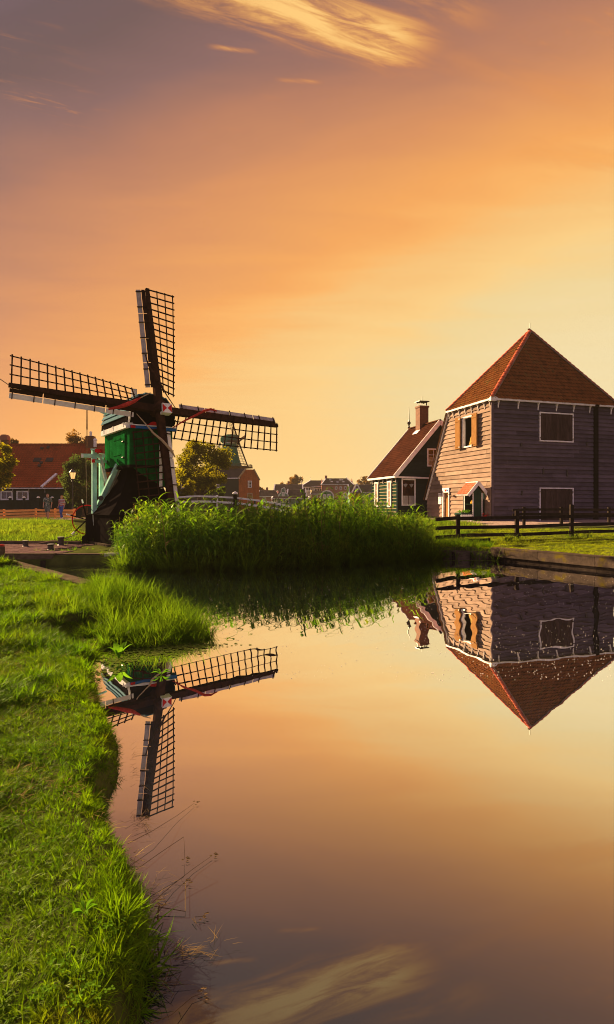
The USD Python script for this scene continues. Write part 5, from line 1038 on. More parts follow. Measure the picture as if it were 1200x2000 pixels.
def build_village():
    simple_house('village_house', 'low reddish roofed house nearest the orange gable of the far mill', 175., 506, 548, 985, 969, 957, M['slate'], M['village_brick'], windows=((513, 520, 972, 980, 2, 2), (530, 536, 972, 980, 2, 2)), chimney=(520, 951, 4))
    simple_house('village_house', 'pale walled village house with dark roof and white verges behind the green gable', 186., 537, 590, 985, 957, 945, M['slate'], M['pale_wall'], windows=((540, 548, 950+9, 966, 2, 2), (552, 558, 959, 966, 2, 2)), chimney=(563, 939, 3.5))
    gable_front('gable_house', 'small mint green gabled house with curled white trim', 158., 553, [(545, 972), (545, 966), (549, 963), (550, 955), (556, 952), (557, 955), (558, 963), (563, 966), (563, 972)], M['mint_wall'], windows=((551, 556, 961, 969, 2, 3),), tw=.2)
    simple_house('village_house', 'dark roofed house with long low white trim right of the mint green gable', 164., 563, 596, 985, 970, 954.5, M['slate'], M['mint_wall'], windows=((568, 573, 972, 978, 1, 2), (580, 585, 972, 978, 1, 2)))
    simple_house('village_house', 'low pale green house front under the mint green gable', 150., 533, 602, 985, 973, 969, M['slate'], M['mint_wall'], depth=6, windows=((548, 555, 974.5, 982, 2, 2), (557, 564, 974.5, 982, 2, 2), (536, 541, 975, 981, 1, 2)))
    simple_house('village_house', 'dark roofed village house with white dormers and a thin roof spire', 200., 588, 634, 985, 950, 937, M['slate'], M['pale_wall'], ridge_px=(607, 632), finials=((607, 938, 930),), dormers=((588, 607, 951, 959.5, 4), (615, 629, 953, 962, 3)))
    simple_house('village_house', 'low brick house between the dormer house and the lit lantern', 170., 609, 642, 985, 964, 958, M['slate'], M['village_brick'], depth=6, windows=((616, 621, 968, 976, 1, 2), (630, 635, 968, 976, 1, 2)))
    simple_house('brick_house', 'largest village house, brick with roof lights and a chimney on its left end', 195., 629, 690, 985, 946, 933, M['slate'], M['village_brick'], ridge_px=(638, 680), chimney=(638, 927.5, 4.5), skylights=((646, .62, 4.5), (649, .35, 4.5), (660, .28, 4.5), (666, .62, 3.5), (670, .62, 3.5), (672, .32, 4)), windows=((655, 659, 950, 956, 1, 2), (664, 668, 950, 956, 1, 2), (673, 677, 950, 956, 1, 2)), finials=((679, 934, 928),))
    gable_front('gable_house', 'greenhouse like green gable outlined by a broad white gambrel arch', 140., 638, [(625, 976), (627, 966), (632, 960), (638, 958), (646, 960), (651, 965), (652, 976)], M['mint_wall'], windows=((632, 638, 965, 974, 3, 3), (640, 646, 965, 974, 3, 3)), tw=.26)
    gable_front('gable_house', 'narrow house with a small rounded white gable top among the reeds', 140., 675, [(672, 976), (672.5, 966), (675, 961.5), (678, 966), (679, 976)], M['mint_wall'], tw=.22, windows=((674, 677, 968, 973, 1, 2),))
    simple_house('village_house', 'grey roofed house with long roof next to the green wooden house', 172., 684, 740, 985, 961, 945, M['slate'], M['mint_wall'], windows=((716, 721, 965, 972, 1, 2),))
    gable_front('gable_house', 'white trimmed A-shaped gable in front of the long grey roof', 168., 697, [(688, 962), (697.5, 945), (707, 962)], M['slate'], windows=((694.5, 700, 953, 960, 2, 2),), tw=.34)
build_village()

def street_lamp(label, px, py_base, py_top, Y, glow, seg=6):
    b = at(px, py_base, Y); H = (py_base - py_top)*Y/F; b[2] = HC + (987-py_top)*Y/F - H
    th = Thing('street_lamp', label, 'street lamp', b)
    th.part('pole', MB().lathe([(.10*H/4, -.2), (.10*H/4, H*.16), (.075*H/4, H*.19), (.07*H/4, H*.22), (.045*H/4, H*.26), (.04*H/4, H*.5), (.06*H/4, H*.52), (.04*H/4, H*.54), (.035*H/4, H*.72), (.09*H/4, H*.735), (.035*H/4, H*.76)], b, 10), M['iron'])
    s = H/4; z0, z1 = H*.775, H*.905; r0, r1 = .15*s, .27*s
    g = th.part('lantern_glass', MB().lathe([(r0, z0), (r1, z1)], b, seg), glow)
    for i in range(seg):
        a = 2*PI*i/seg; th.part('lantern_bar', MB().bar(b + V(r0*math.cos(a), r0*math.sin(a), z0)*1.0, b + V(r1*math.cos(a), r1*math.sin(a), z1), .028*s, .028*s), M['iron'], parent=g)
    th.part('lantern_base', MB().lathe([(.03*s, z0-.14*s), (r0*1.15, z0-.02*s), (r0*1.15, z0+.02*s), (0, z0+.02*s)], b, seg), M['iron'])
    th.part('lantern_roof', MB().lathe([(0, z1), (r1*1.12, z1), (r1*1.12, z1+.04*s), (r1*.55, z1+.19*s), (r1*.3, z1+.22*s), (r1*.34, z1+.27*s), (.02*s, z1+.34*s), (0, H)], b, seg), M['iron'])
street_lamp('black lantern post with warm glass between the walkers and the windmill', 142, 1011, 914, 48., M['lamp_warm'])
street_lamp('lit village lantern in front of the brick house', 608, 985, 955, 130., M['lamp_warm'])
street_lamp('village lantern with pinkish glass beside the mint green gable', 542.5, 985, 957, 130., M['lamp_pink'])

# ------------------------------------------------------------------ trees
def tree(name, label, base, crown_c, crown_r, nclump, nleaf, leaf, mat, trunk_r, seed=0, cat='tree', clump_r=.32, flat=.8, group=None, limbs=6, droop=0.):
    g = np.random.default_rng(seed); b = np.asarray(base, float); cc, cr = np.asarray(crown_c, float), np.asarray(crown_r, float)
    th = Thing(name, label, cat, b, group); tr = MB()
    fork = b + (cc - b)*.55*V(1,1,1) - V(0,0,cr[2]*.3); fork[2] = max(fork[2], b[2] + .3)
    tr.tube([b - V(0,0,.3), b + (fork-b)*.5 + V(.05,0,0), fork], [trunk_r*1.25, trunk_r*.9, trunk_r*.75], 8)
    cl = []
    for i in range(nclump):
        d = unit(g.normal(size=3)); rr = g.uniform(.25, 1.)**.45; c = cc + d*cr*(.18 + .70*rr)*g.uniform(.8, 1.12)
        if c[2] < cc[2] - cr[2]*.8: c[2] += cr[2]*.3
        cl.append((c, cr.mean()*clump_r*g.uniform(.45, 1.3)))
    for i in g.choice(nclump, min(limbs, nclump), replace=False):
        c = cl[i][0]; m = fork + (c - fork)*.5 + g.normal(size=3)*.12*cr.mean(); tr.tube([fork - V(0,0,.1), m, c], [trunk_r*.5, trunk_r*.3, trunk_r*.1], 5)
    th.part('trunk', tr, M['bark'])
    vs, n = [], 0
    per = max(8, nleaf // nclump)
    for c, r in cl:
        d = g.normal(size=(per, 3)); d /= np.linalg.norm(d, axis=1, keepdims=True); p = c + d*(r*g.uniform(.35, 1.05, (per, 1)))*V(1, 1, flat)
        a = g.normal(size=(per, 3)); a[:, 2] -= droop; a /= np.linalg.norm(a, axis=1, keepdims=True); e = np.cross(a, g.normal(size=(per, 3))); e /= np.linalg.norm(e, axis=1, keepdims=True)
        s = leaf*g.uniform(.6, 1.3, (per, 1)); vs.append(np.stack([p, p + a*s*.5 + e*s*.32, p + a*s, p + a*s*.5 - e*s*.32], 1).reshape(-1, 3))
    v = np.vstack(vs); q = np.arange(len(v)).reshape(-1, 4); th.part('crown', MB().add(v, q), mat)
    return th
def px_tree(name, label, Y, x0, x1, y0, y1, ybase, *a, yr=None, **k):
    s = Y/F; c = at((x0+x1)/2, (y0+y1)/2, Y); b = at((x0+x1)/2 if 'tx' not in k else k.pop('tx'), ybase, Y); b[2] = .55
    return tree(name, label, b, c, V((x1-x0)/2*s, yr or (x1-x0)/2*s, (y1-y0)/2*s), *a, **k)
px_tree('tree', 'broad golden green tree right of the windmill with its trunk showing below', 65., 336, 455, 854, 964, 990, 44, 17000, .25, M['leaf_gold'], .26, seed=3, clump_r=.30, tx=384, limbs=10)
px_tree('shrub', 'pale green rounded shrub under the golden tree close to the windmill', 56., 336, 378, 915, 985, 990, 24, 4500, .18, M['leaf_gold'], .1, seed=4, cat='bush')
px_tree('shrub', 'low green bush between the golden tree and the far mill', 75., 400, 446, 945, 988, 990, 20, 3000, .24, M['leaf_green'], .1, seed=41, cat='bush')
px_tree('willow_tree', 'grey green willow in front of the long red roof behind the mint tail posts', 52., 118, 208, 884, 1000, 1003, 46, 11000, .22, M['leaf_willow'], .2, seed=5, droop=.7)
px_tree('tree', 'yellow green tree cut off by the left edge of the picture', 46., -45, 27, 858, 965, 1003, 40, 9000, .20, M['leaf_gold'], .18, seed=6)
px_tree('tree', 'dark brownish tree top rising behind the red roof next to the flagpole', 84., 116, 200, 847, 905, 985, 34, 5000, .32, M['leaf_brown'], .3, seed=7)
px_tree('tree', 'small tree top peeping over the left end of the red roof', 84., 16, 52, 854, 900, 985, 14, 1600, .3, M['leaf_brown'], .2, seed=8)
px_tree('tree', 'dark tree with ragged crown behind the village roofs', 215., 559, 600, 926, 962, 985, 26, 2600, .75, M['leaf_brown'], .5, seed=9, clump_r=.25)
px_tree('tree', 'low brownish tree behind the pale walled village house', 215., 534, 562, 941, 965, 985, 14, 1200, .7, M['leaf_brown'], .4, seed=10)
px_tree('tree', 'small tree at the right end of the village beside the wooden house', 215., 696, 730, 931, 960, 985, 18, 1600, .7, M['leaf_brown'], .4, seed=12)
px_tree('tree', 'dark low tree just right of the far mill gable', 185., 500, 522, 949, 975, 985, 12, 1200, .6, M['leaf_brown'], .4, seed=13)
px_tree('shrub', 'bright bush in front of the village close to the wooden house', 100., 678, 712, 962, 990, 993, 16, 1500, .3, M['leaf_gold'], .12, seed=14, cat='bush')
px_tree('shrub', 'green hedge bush at the end of the white bridge railing', 90., 596, 632, 972, 992, 995, 14, 1200, .3, M['leaf_green'], .12, seed=15, cat='bush')
px_tree('shrub', 'dark bushes behind the board fence under the lamp', 56.5, 118, 165, 965, 1003, 1006, 16, 2600, .2, M['leaf_green'], .1, seed=16, cat='bush')

# ------------------------------------------------------------------ the two walkers
def person(label, base, Hh, face, top_mat, leg_mat, hair_mat, long_hair, shorts, stride, female):
    s = Hh/1.75; b = np.asarray(base, float); fx = unit(V(face[0], face[1], 0)); rx = V(fx[1], -fx[0], 0)
    W = lambda r, f, z: b + (rx*r + fx*f + V(0,0,z))*s
    def cap(p, q, r0, r1): 
        m = [manifold3d.Manifold.sphere(r*s, 16).translate(list(map(float, x))) for x, r in ((p, r0), (q, r1))]
        return manifold3d.Manifold.batch_hull(m)
    def blob(bones, ln=.022, it=6):
        u = manifold3d.Manifold()
        for x in bones: u = u + cap(*x)
        u = u.refine_to_length(ln*s); k = u.to_mesh(); t = trimesh.Trimesh(k.vert_properties[:, :3], k.tri_verts); trimesh.smoothing.filter_taubin(t, iterations=it); return t
    hw, sw = (.095, .165) if female else (.09, .20); st = stride
    hipL, hipR, kL, kR, aL, aR = W(-hw,0,.90), W(hw,0,.90), W(-hw,.06+st*.35,.50), W(hw,-st*.1+.04,.49), W(-hw,st*.5,.09), W(hw,-st*.55,.12)
    shL, shR, eL, eR, hL, hR = W(-sw,0,1.42), W(sw,0,1.42), W(-sw-.06,-.06,1.13), W(sw+.06,-.02,1.13), W(-sw-.05,.06,.90), W(sw+.05,.14,.91)
    bones = [(W(0,0,.95), W(0,0,1.15), .135, .12), (W(0,0,1.15), W(0,.0,1.34), .12, .14), (shL, shR, .065, .065), (W(0,0,1.36), W(0,.0,1.50), .085, .055), (W(0,0,1.50), W(0,.02,1.56), .052, .055),
             (W(0,.01,1.66), W(0,.015,1.60), .098, .078), (W(0,.07,1.56), W(0,.05,1.60), .045, .06), (W(0,.115,1.625), W(0,.10,1.65), .016, .014),
             (hipL, kL, .092, .06), (hipR, kR, .092, .06), (kL, aL, .058, .038), (kR, aR, .058, .038), (aL, aL + (fx*.13 - V(0,0,.055))*s, .042, .032), (aR, aR + (fx*.13 - V(0,0,.055))*s, .042, .032), (hipL, hipR, .12, .12),
             (shL, eL, .05, .038), (shR, eR, .05, .038), (eL, hL, .038, .027), (eR, hR, .038, .027)]
    for h, sg in ((hL, -1), (hR, 1)):
        pm = h + (fx*.02 - V(0,0,.07))*s; bones.append((h, pm, .026, .03))
        for k in range(4):
            q = pm + fx*(k-1.5)*.018*s; L = (.062, .075, .07, .052)[k]; m = q - V(0,0,L*.6)*s; bones += [(q, m, .0085, .008), (m, m - V(0,0,L*.5)*s - rx*sg*.018*s, .008, .007)]
        t = h + fx*.03*s - V(0,0,.03)*s; bones.append((t, t + (fx*.03 - V(0,0,.045))*s, .011, .008))
    th = Thing('person', label, 'person', b); bp = th.part('body', blob(bones, .03, 4), M['skin'], smooth=True)
    tb = [(W(0,0,1.0 if not shorts else .92), W(0,0,1.15), .15, .14), (W(0,0,1.15), W(0,0,1.36), .14, .155), (shL, shR, .083, .083), (shL, shL + (eL-shL)*.62, .072, .066), (shR, shR + (eR-shR)*.62, .072, .066)]
    th.part('shirt', blob(tb), top_mat, parent=bp, smooth=True)
    if shorts: lb = [(hipL, hipR, .135, .135), (hipL, hipL + (kL-hipL)*.80, .115, .10), (hipR, hipR + (kR-hipR)*.80, .115, .10)]
    else: lb = [(hipL, hipR, .135, .135), (W(0,0,.92), W(0,0,1.0), .135, .13), (hipL, kL, .108, .078), (hipR, kR, .108, .078), (kL, aL, .076, .06), (kR, aR, .076, .06)]
    th.part('shorts' if shorts else 'trousers', blob(lb), leg_mat, parent=bp, smooth=True)
    hb = [(W(0,-.015,1.685), W(0,-.03,1.63), .104, .088)] + ([(W(0,-.05,1.66), W(0,-.08,1.36), .085, .055), (W(-.07,.0,1.64), W(-.10,-.01,1.42), .04, .035), (W(.07,.0,1.64), W(.10,-.01,1.42), .04, .035)] if long_hair else [])
    th.part('hair', blob(hb, .02, 3), hair_mat, parent=bp, smooth=True)
    for f in (aL, aR): th.part('shoe', blob([(f - V(0,0,.04)*s - fx*.03*s, f + (fx*.15 - V(0,0,.065))*s, .052, .042)], .02, 3), M['white_paint'] if female else M['iron'], parent=bp, smooth=True)
    for k in (-1, 1): th.part('eye', MB().tm(trimesh.creation.icosphere(1, .013*s).apply_translation(W(k*.036, .098, 1.665))), M['iron'], parent=bp)
    th.part('mouth', MB().bar(W(-.025, .107, 1.585), W(.025, .107, 1.585), .012*s, .01*s), M['red_rope'], parent=bp)
M['print_shirt'] = look('print_shirt', (.05, .11, .10), (.45, .42, .36), 14, .9, lo=.45, hi=.6)
M['stripe_shirt'] = look('stripe_shirt', (.45, .10, .12), (.6, .55, .55), 9, .9, stretch=(.1, .1, 1.6), lo=.48, hi=.53, detail=0)
M['denim'] = look('denim', (.05, .09, .32), (.08, .13, .42), 8, .9)
M['hair_dark'] = look('hair_dark', (.10, .04, .02), (.16, .07, .03), 20, .7)
M['hair_blond'] = look('hair_blond', (.42, .20, .06), (.55, .30, .1), 20, .7)
M['shorts_green'] = look('shorts_green', (.10, .14, .12), (.22, .24, .2), 10, .9)
p = at(93, 1014, 40.5); person('man walking by the orange fence in a dark patterned shirt and shorts', p, 1.80, (.25, -1), M['print_shirt'], M['shorts_green'], M['hair_dark'], False, True, .45, False)
p = at(120.5, 1013, 41.0); person('woman with long fair hair walking in a striped top and blue jeans', p, 1.66, (-.1, -1), M['stripe_shirt'], M['denim'], M['hair_blond'], True, False, .5, True)
path = MB()
pp = [xy(-60, 38.5), xy(60, 41.), xy(140, 42.5), xy(170, 46.)]
for a, b in zip(pp[:-1], pp[1:]):
    a, b = V(*a), V(*b); n = unit(V(-(b-a)[1], (b-a)[0]))*1.1; r = [a-n, b-n, b+n, a+n]; path.quad(*[V(q[0], q[1], lz(q[0], q[1]) + .035) for q in r])
single('footpath', path, M['gravel'], kind='structure', o=(0, 0, 0))

# ------------------------------------------------------------------ grass, reeds and water plants
def ribbon(mb, base, direction, length, width, bend, seg=4, side=None, twist=0., tipw=.05):
    """one arching blade: starts along direction, bends over towards the ground"""
    d = unit(direction); p = np.asarray(base, float); pts = [p]; h = V(d[0], d[1], 0); h = unit(h) if np.linalg.norm(h) > 1e-3 else V(1,0,0)
    ang = math.asin(np.clip(d[2], -1, 1))
    for i in range(seg):
        ang -= bend/seg; p = p + (h*math.cos(ang) + V(0,0,math.sin(ang)))*length/seg; pts.append(p)
    w = V(-h[1], h[0], 0) if side is None else side
    v = []
    for i, q in enumerate(pts):
        t = i/seg; ww = width*(1 - t**1.6)*(.65 + .7*min(1, t*3) if t < .34 else 1.)*.5 + width*tipw*.1; v += [q - w*ww, q + w*ww]
    mb.add(v, [[2*i, 2*i+1, 2*i+3, 2*i+2] for i in range(seg)])
def tuft(seed, n, h, w, spread, lean=(.25, .9), bend=(.5, 1.6), seg=3, dirx=0.):
    g = np.random.default_rng(seed); mb = MB()
    for _ in range(n):
        a = g.uniform(0, 2*PI); r = spread*math.sqrt(g.uniform()); l = g.uniform(*lean); d = V(math.cos(a)*l + dirx, math.sin(a)*l, 1)
        tw = g.uniform(0, 2*PI); ribbon(mb, V(r*math.cos(a), r*math.sin(a), -.01), d, h*g.uniform(.55, 1.15), w*g.uniform(.7, 1.3), g.uniform(*bend), seg)
    return mb
def scatter_in(poly_, density, mask=None, seed=0, cap=200000):
    g = np.random.default_rng(seed); a, b, c, d = poly_.bounds; n = int((c-a)*(d-b)*density); P = g.uniform((a, b), (c, d), (min(n, cap), 2)); P = P[shapely.contains_xy(poly_, P[:,0], P[:,1])]
    if mask is not None: P = P[mask(P) > g.uniform(size=len(P))]
    return P
dpond = lambda P: shapely.distance(shapely.points(P), pond.exterior)*np.where(shapely.contains_xy(pond, P[:,0], P[:,1]), -1, 1)
nz = lambda P, s, seed=0: meshkit.fbm(np.column_stack([P*s, np.zeros(len(P))]), 3, seed)

# near bank lawn, denser towards the camera
view = Polygon([(-.75, 1.0), (-1.3, 1.0), (-4.6, 7.0), (-9.2, 15.2), (-7.5, 14.6), (-4.3, 11.2), (-3., 10.9), (-1.0, 8.0), (-1., 5.), (-.2, 1.9), (0., 1.0)])
protos = [(tuft(100+i, 15, .105, .0048, .035, seg=4, lean=(.3, 1.3), bend=(.6, 1.9)), M['lawn']) for i in range(5)] + [(tuft(120+i, 12, .17, .0055, .03, seg=4, lean=(.2, .9), bend=(.6, 1.7)), M['lawn']) for i in range(3)]
zones = [(Polygon([(-9, 0), (3, 0), (3, 3.6), (-9, 3.6)]), 1700, .92), (Polygon([(-9, 3.6), (3, 3.6), (3, 7.), (-9, 7.)]), 1300, .95), (Polygon([(-12, 7.), (3, 7), (3, 16), (-12, 16)]), 700, 1.1)]
PP, SS, YW, WH, TL = [], [], [], [], []
for i, (zp, den, s0) in enumerate(zones):
    P = scatter_in(view.intersection(zp), den, seed=20+i); d = dpond(P); P, d = P[d > -.05], d[d > -.05]; g = np.random.default_rng(30+i); n = len(P)
    big = nz(P, 1.9, 5); hgt = s0*(.62 + .62*smooth(.35, .7, big)) * np.where(d < .22, .92, 1.)
    PP.append(np.column_stack([P, land(P[:,0], P[:,1])])); SS.append(hgt*g.uniform(.75, 1.25, n))
    # at the rim the tufts lean out over the water
    e = .05; gxv = dpond(P + [e, 0]) - dpond(P - [e, 0]); gyv = dpond(P + [0, e]) - dpond(P - [0, e]); out = np.arctan2(-gyv, -gxv)
    rim = smooth(.45, .02, d); flow = -.5 + 2.2*(nz(P, .9, 9) - .5)
    YW.append(np.where(g.uniform(size=n) < .35 + .6*rim, np.where(rim > .25, out, flow) + g.normal(0, .6, n), g.uniform(0, 2*PI, n)))
    TL.append(g.uniform(.05, .35, n) + rim*g.uniform(.25, .8, n)); WH.append(np.where((hgt/s0 > 1.05) & (g.uniform(size=n) < .5), g.integers(5, 8, n), g.integers(0, 5, n)))
scatter('lawn_grass', protos, np.vstack(PP), np.concatenate(YW), np.concatenate(SS), 'lush green grass of the near bank spilling over the water edge', 'grass', which=np.concatenate(WH), tilt=np.concatenate(TL))

def clover(seed):
    g = np.random.default_rng(seed); mb = MB()
    for _ in range(9):
        c = V(g.normal()*.035, g.normal()*.035, g.uniform(.035, .075)); a = g.uniform(0, 2*PI)
        for k in range(3):
            t = a + k*2*PI/3; d = V(math.cos(t), math.sin(t), g.uniform(-.1, .4)); w = V(-math.sin(t), math.cos(t), 0); mb.add([c, c + d*.009 + w*.006, c + d*.016, c + d*.009 - w*.006], [[0, 1, 2, 3]])
    return mb
A_ = np.vstack(PP); k = rng.choice(len(A_), 1500, replace=False); Q = A_[k]; Q = Q[(nz(Q[:, :2], 2.0, 33) > .50) & (Q[:, 1] < 6) & (dpond(Q[:, :2]) > .10)][:420]
scatter('bank_clover', [(clover(60+i), M['clover']) for i in range(3)], Q, rng.uniform(0, 2*PI, len(Q)), rng.uniform(.55, .95, len(Q)), 'low clover growing through the near bank grass', 'clover')
straw = [(tuft(128+i, 7, .12, .0035, .05, seg=3, lean=(.8, 2.6), bend=(.3, 1.4)), M['dry_reed']) for i in range(3)]
k = rng.choice(len(np.vstack(PP)), 1700, replace=False); Q = np.vstack(PP)[k]; kk = nz(Q[:, :2], 2.4, 15) > .46; Q = Q[kk]
scatter('bank_straw', straw, Q + [0, 0, .02], rng.uniform(0, 2*PI, len(Q)), rng.uniform(.5, 1.1, len(Q)), 'bits of dry yellow straw lying in the near bank grass', 'straw')
# tall sedge on the tongue of the near bank
sp_ = Polygon(tongue).buffer(.12); P = scatter_in(sp_, 120, seed=41); g = np.random.default_rng(42); n = len(P)
sedge = [(tuft(140+i, 20, .52, .010, .07, seg=5, lean=(.1, .55), bend=(.3, 1.7)), M['sedge']) for i in range(5)]
scatter('sedge', sedge, np.column_stack([P, np.maximum(land(P[:,0], P[:,1]), -.02)]), g.uniform(0, 2*PI, n), g.uniform(.5, .98, n)*np.where(P[:,1] < 7.6, .75, 1.), 'tall sedge clump on the tip of the near bank', 'grass', tilt=g.uniform(0, .3, n))
P = scatter_in(Polygon([(-4.7, 10.6), (-3.2, 10.9), (-2.3, 10.0), (-2.4, 8.), (-3.4, 7.2), (-4.2, 8.6)]), 40, seed=43); n = len(P)
scatter('long_grass', sedge, np.column_stack([P, land(P[:,0], P[:,1])]), g.uniform(0, 2*PI, n), g.uniform(.3, .65, n), 'longer grass between the bank beam and the sedge clump', 'grass', tilt=g.uniform(0, .4, n))

# reed bed
def reed(seed, h):
    g = np.random.default_rng(seed); mb = MB(); lean = g.normal(0, .06, 2); top = V(lean[0]*h, lean[1]*h, h); pt = lambda t: V(lean[0]*h*t*t, lean[1]*h*t*t, h*t)
    mb.tube([pt(t) for t in (0, .35, .7, 1.)], [.006, .005, .004, .002], 3, cap=False)
    a = g.uniform(0, 2*PI)
    for i in range(9):
        t = .12 + .86*i/8 + g.uniform(-.03, .03); a += PI + g.normal(0, .5); up = g.uniform(.9, 2.2)
        ribbon(mb, pt(t), V(math.cos(a), math.sin(a), up), h*g.uniform(.24, .38), .033*g.uniform(.7, 1.2), g.uniform(.9, 2.4), 5)
    return mb
reeds = [(reed(200+i, 1.0), M['reed']) for i in range(9)]
shore = np.array(far_shore[:8]); backl = [(4.25, 20.6), (3.0, 21.0), (1.5, 20.4), (-.5, 19.4), (-2.5, 18.7), (-4.0, 18.5), (-5.2, 18.2), (-5.9, 17.3), (-5.6, 16.3)]
bed = Polygon([*map(tuple, shore - [0, .28]), *backl])
P = scatter_in(bed, 100, seed=51, mask=lambda P: np.where(shapely.distance(shapely.points(P), LineString(shore)) < .9, 1., .5)); n = len(P); g = np.random.default_rng(52)
pxx = 600 + F*P[:,0]/P[:,1]
topz = np.interp(pxx, [225, 250, 290, 330, 400, 460, 520, 580, 640, 690, 730, 755, 775, 800, 835, 858, 880], [1.25, 1.55, 1.72, 1.78, 1.70, 1.72, 1.74, 1.86, 1.98, 1.98, 1.92, 1.58, 1.34, 1.42, 1.36, 1.0, .6])
gz = np.maximum(land(P[:,0], P[:,1]), -.02); dsh = shapely.distance(shapely.points(P), LineString(shore))
hs = np.maximum(.5, (topz - gz) * (.58 + .66*nz(P, 1.15, 7)) * g.uniform(.6, 1.18, n)) * (.66 + .34*smooth(.0, .8, dsh + g.uniform(-.1,.5,n)))
sc = np.column_stack([hs*g.uniform(.85, 1.15, n), hs*g.uniform(.85, 1.15, n), hs])
scatter('reed_bed', reeds, np.column_stack([P, gz]), g.uniform(0, 2*PI, n), sc, 'dense tall green reed bed along the far shore of the pond', 'reeds', tilt=np.abs(g.normal(0, .17, n)))
# taller stems with seed heads and old brown stems mixed in
def plume(seed, h):
    g = np.random.default_rng(seed); mb = MB(); mb.tube([V(0,0,0), V(.02,0,h*.6), V(.05,.01,h)], [.005, .004, .002], 3, cap=False)
    for i in range(16):
        t = .86 + .14*i/15; a = g.uniform(0, 2*PI); q = V(.05*t, .01, h*t); ribbon(mb, q, V(math.cos(a), math.sin(a), 1.6), h*.05, .008, 1.2, 2)
    for i in range(3): a = g.uniform(0, 2*PI); ribbon(mb, V(.01, 0, h*g.uniform(.3, .75)), V(math.cos(a), math.sin(a), 1.6), h*.28, .02, 1.8, 4)
    return mb
k = rng.choice(len(P), 150, replace=False); k = k[dsh[k] > .15]
scatter('reed_stems', [(plume(230+i, 1.0), M['dry_reed']) for i in range(4)], np.column_stack([P[k], gz[k]]), rng.uniform(0, 2*PI, len(k)), np.maximum(.8, (topz[k] - gz[k]) * rng.uniform(.75, 1.12, len(k))), 'thin brownish reed stems with small seed heads among the green reeds', 'reeds', tilt=np.abs(rng.normal(0, .14, len(k))))
# low arching blades at the reeds' foot
L = LineString(shore); t = g.uniform(0, L.length, 460); P = np.array([L.interpolate(x).coords[0] for x in t]) + g.normal(0, .14, (460, 2)) - [0, .12]; n = 460
scatter('reed_fringe', sedge, np.column_stack([P, np.full(n, -.02)]), g.uniform(0, 2*PI, n), g.uniform(.5, 2.1, n), 'short arching blades at the foot of the reeds on the water line', 'reeds', tilt=g.uniform(0, .5, n))
# dead brown stems among the right end of the reeds
dead = [(tuft(160+i, 22, .55, .008, .1, seg=3, lean=(.1, .9), bend=(.2, 1.2)), M['dry_stem']) for i in range(2)]
P = np.array([xy(690, 16.9), xy(748, 17.4), xy(842, 18.4), xy(850, 18.5), xy(860, 18.55), xy(838, 18.3), xy(576, 15.9), xy(852, 18.9), xy(866, 18.7), xy(742, 18.0)]); n = len(P)
scatter('dead_grass', dead, np.column_stack([P, np.full(n, .02)]), g.uniform(0, 2*PI, n), np.array([.8, .7, 1., 1., .9, .8, .7, 1., .7, 1.6]), 'brown dead grass at the foot of the reeds near the lawn edge', 'grass')
P = np.array([xy(884, 18.6), xy(892, 18.4), xy(925, 18.2), xy(932, 18.15), xy(940, 18.15), xy(948, 18.1), xy(955, 18.2), xy(918, 18.7), xy(936, 18.5), xy(968, 17.7), xy(872, 18.8), xy(896, 18.6)]); n = len(P)
scatter('shore_grass', sedge, np.column_stack([P, np.full(n, .0)]), g.uniform(0, 2*PI, n), g.uniform(.8, 1.5, n), 'upright grass tufts in front of the low bank boards', 'grass')

L2_ = LineString([xy(852, 18.5), xy(905, 18.45), xy(966, 18.0)])
bl = Polygon([xy(850, 18.9), xy(850, 20.6), xy(905, 20.2), xy(965, 18.9), xy(965, 18.35), xy(905, 18.75)])
P = scatter_in(bl, 55, seed=58); n = len(P)
scatter('bank_grass', sedge, np.column_stack([P, land(P[:,0], P[:,1])]), g.uniform(0, 2*PI, n), g.uniform(.35, .85, n), 'rough grass on the low bank between the reeds and the right lawn', 'grass', tilt=g.uniform(0, .3, n))
P = np.array([L2_.interpolate(q, normalized=True).coords[0] for q in g.uniform(0, 1, 26)]) + g.normal(0, .07, (26, 2)); n = 26
scatter('edge_weeds', sedge, np.column_stack([P, np.full(n, .02)]), g.uniform(0, 2*PI, n), g.uniform(.3, 1.0, n), 'scattered low weeds at the water line of the right bank boards', 'weeds')
# right lawn
rl = Polygon([(4.2, 18.8), (5.95, 18.0), tuple(beam_a + bd*4.2 + V(.1, 0)), (12, 15.), (17., 27.5), (6.5, 27.5), (5.0, 22.)]).difference(LineString([tuple(beam_a), tuple(beam_c)]).buffer(.13))
short = [(tuft(170+i, 16, .075, .007, .08, seg=2, lean=(.2, .9), bend=(.3, 1.)), M['lawn_right']) for i in range(4)]
P = scatter_in(rl, 95, seed=61); n = len(P)
scatter('right_lawn', short, np.column_stack([P, land(P[:,0], P[:,1])]), g.uniform(0, 2*PI, n), g.uniform(.7, 1.5, n)*(.7+.7*nz(P, .7)), 'bright mown lawn behind the timber edge on the right', 'grass')
P = np.array([xy(a, b) for a, b in ((1010, 21.8), (1004, 21.9), (1016, 21.7), (1108, 22.8), (1112, 22.7), (1122, 22.8), (1140, 22.9), (1148, 22.8), (1156, 23.), (985, 21.4), (992, 21.3), (1000, 21.4), (930, 20.8), (934, 21.), (905, 20.6), (1200, 23.5), (1130, 22.6), (860, 20.), (870, 20.), (880, 20.2), (890, 20.4))]); n = len(P)
scatter('fence_weeds', [(tuft(180+i, 20, .5, .016, .12, seg=4, lean=(.1, .6), bend=(.2, 1.4)), M['meadow']) for i in range(3)], np.column_stack([P, land(P[:,0], P[:,1])]), g.uniform(0, 2*PI, n), g.uniform(.5, 1.1, n), 'unmown weeds along the foot of the paddock fence', 'weeds')
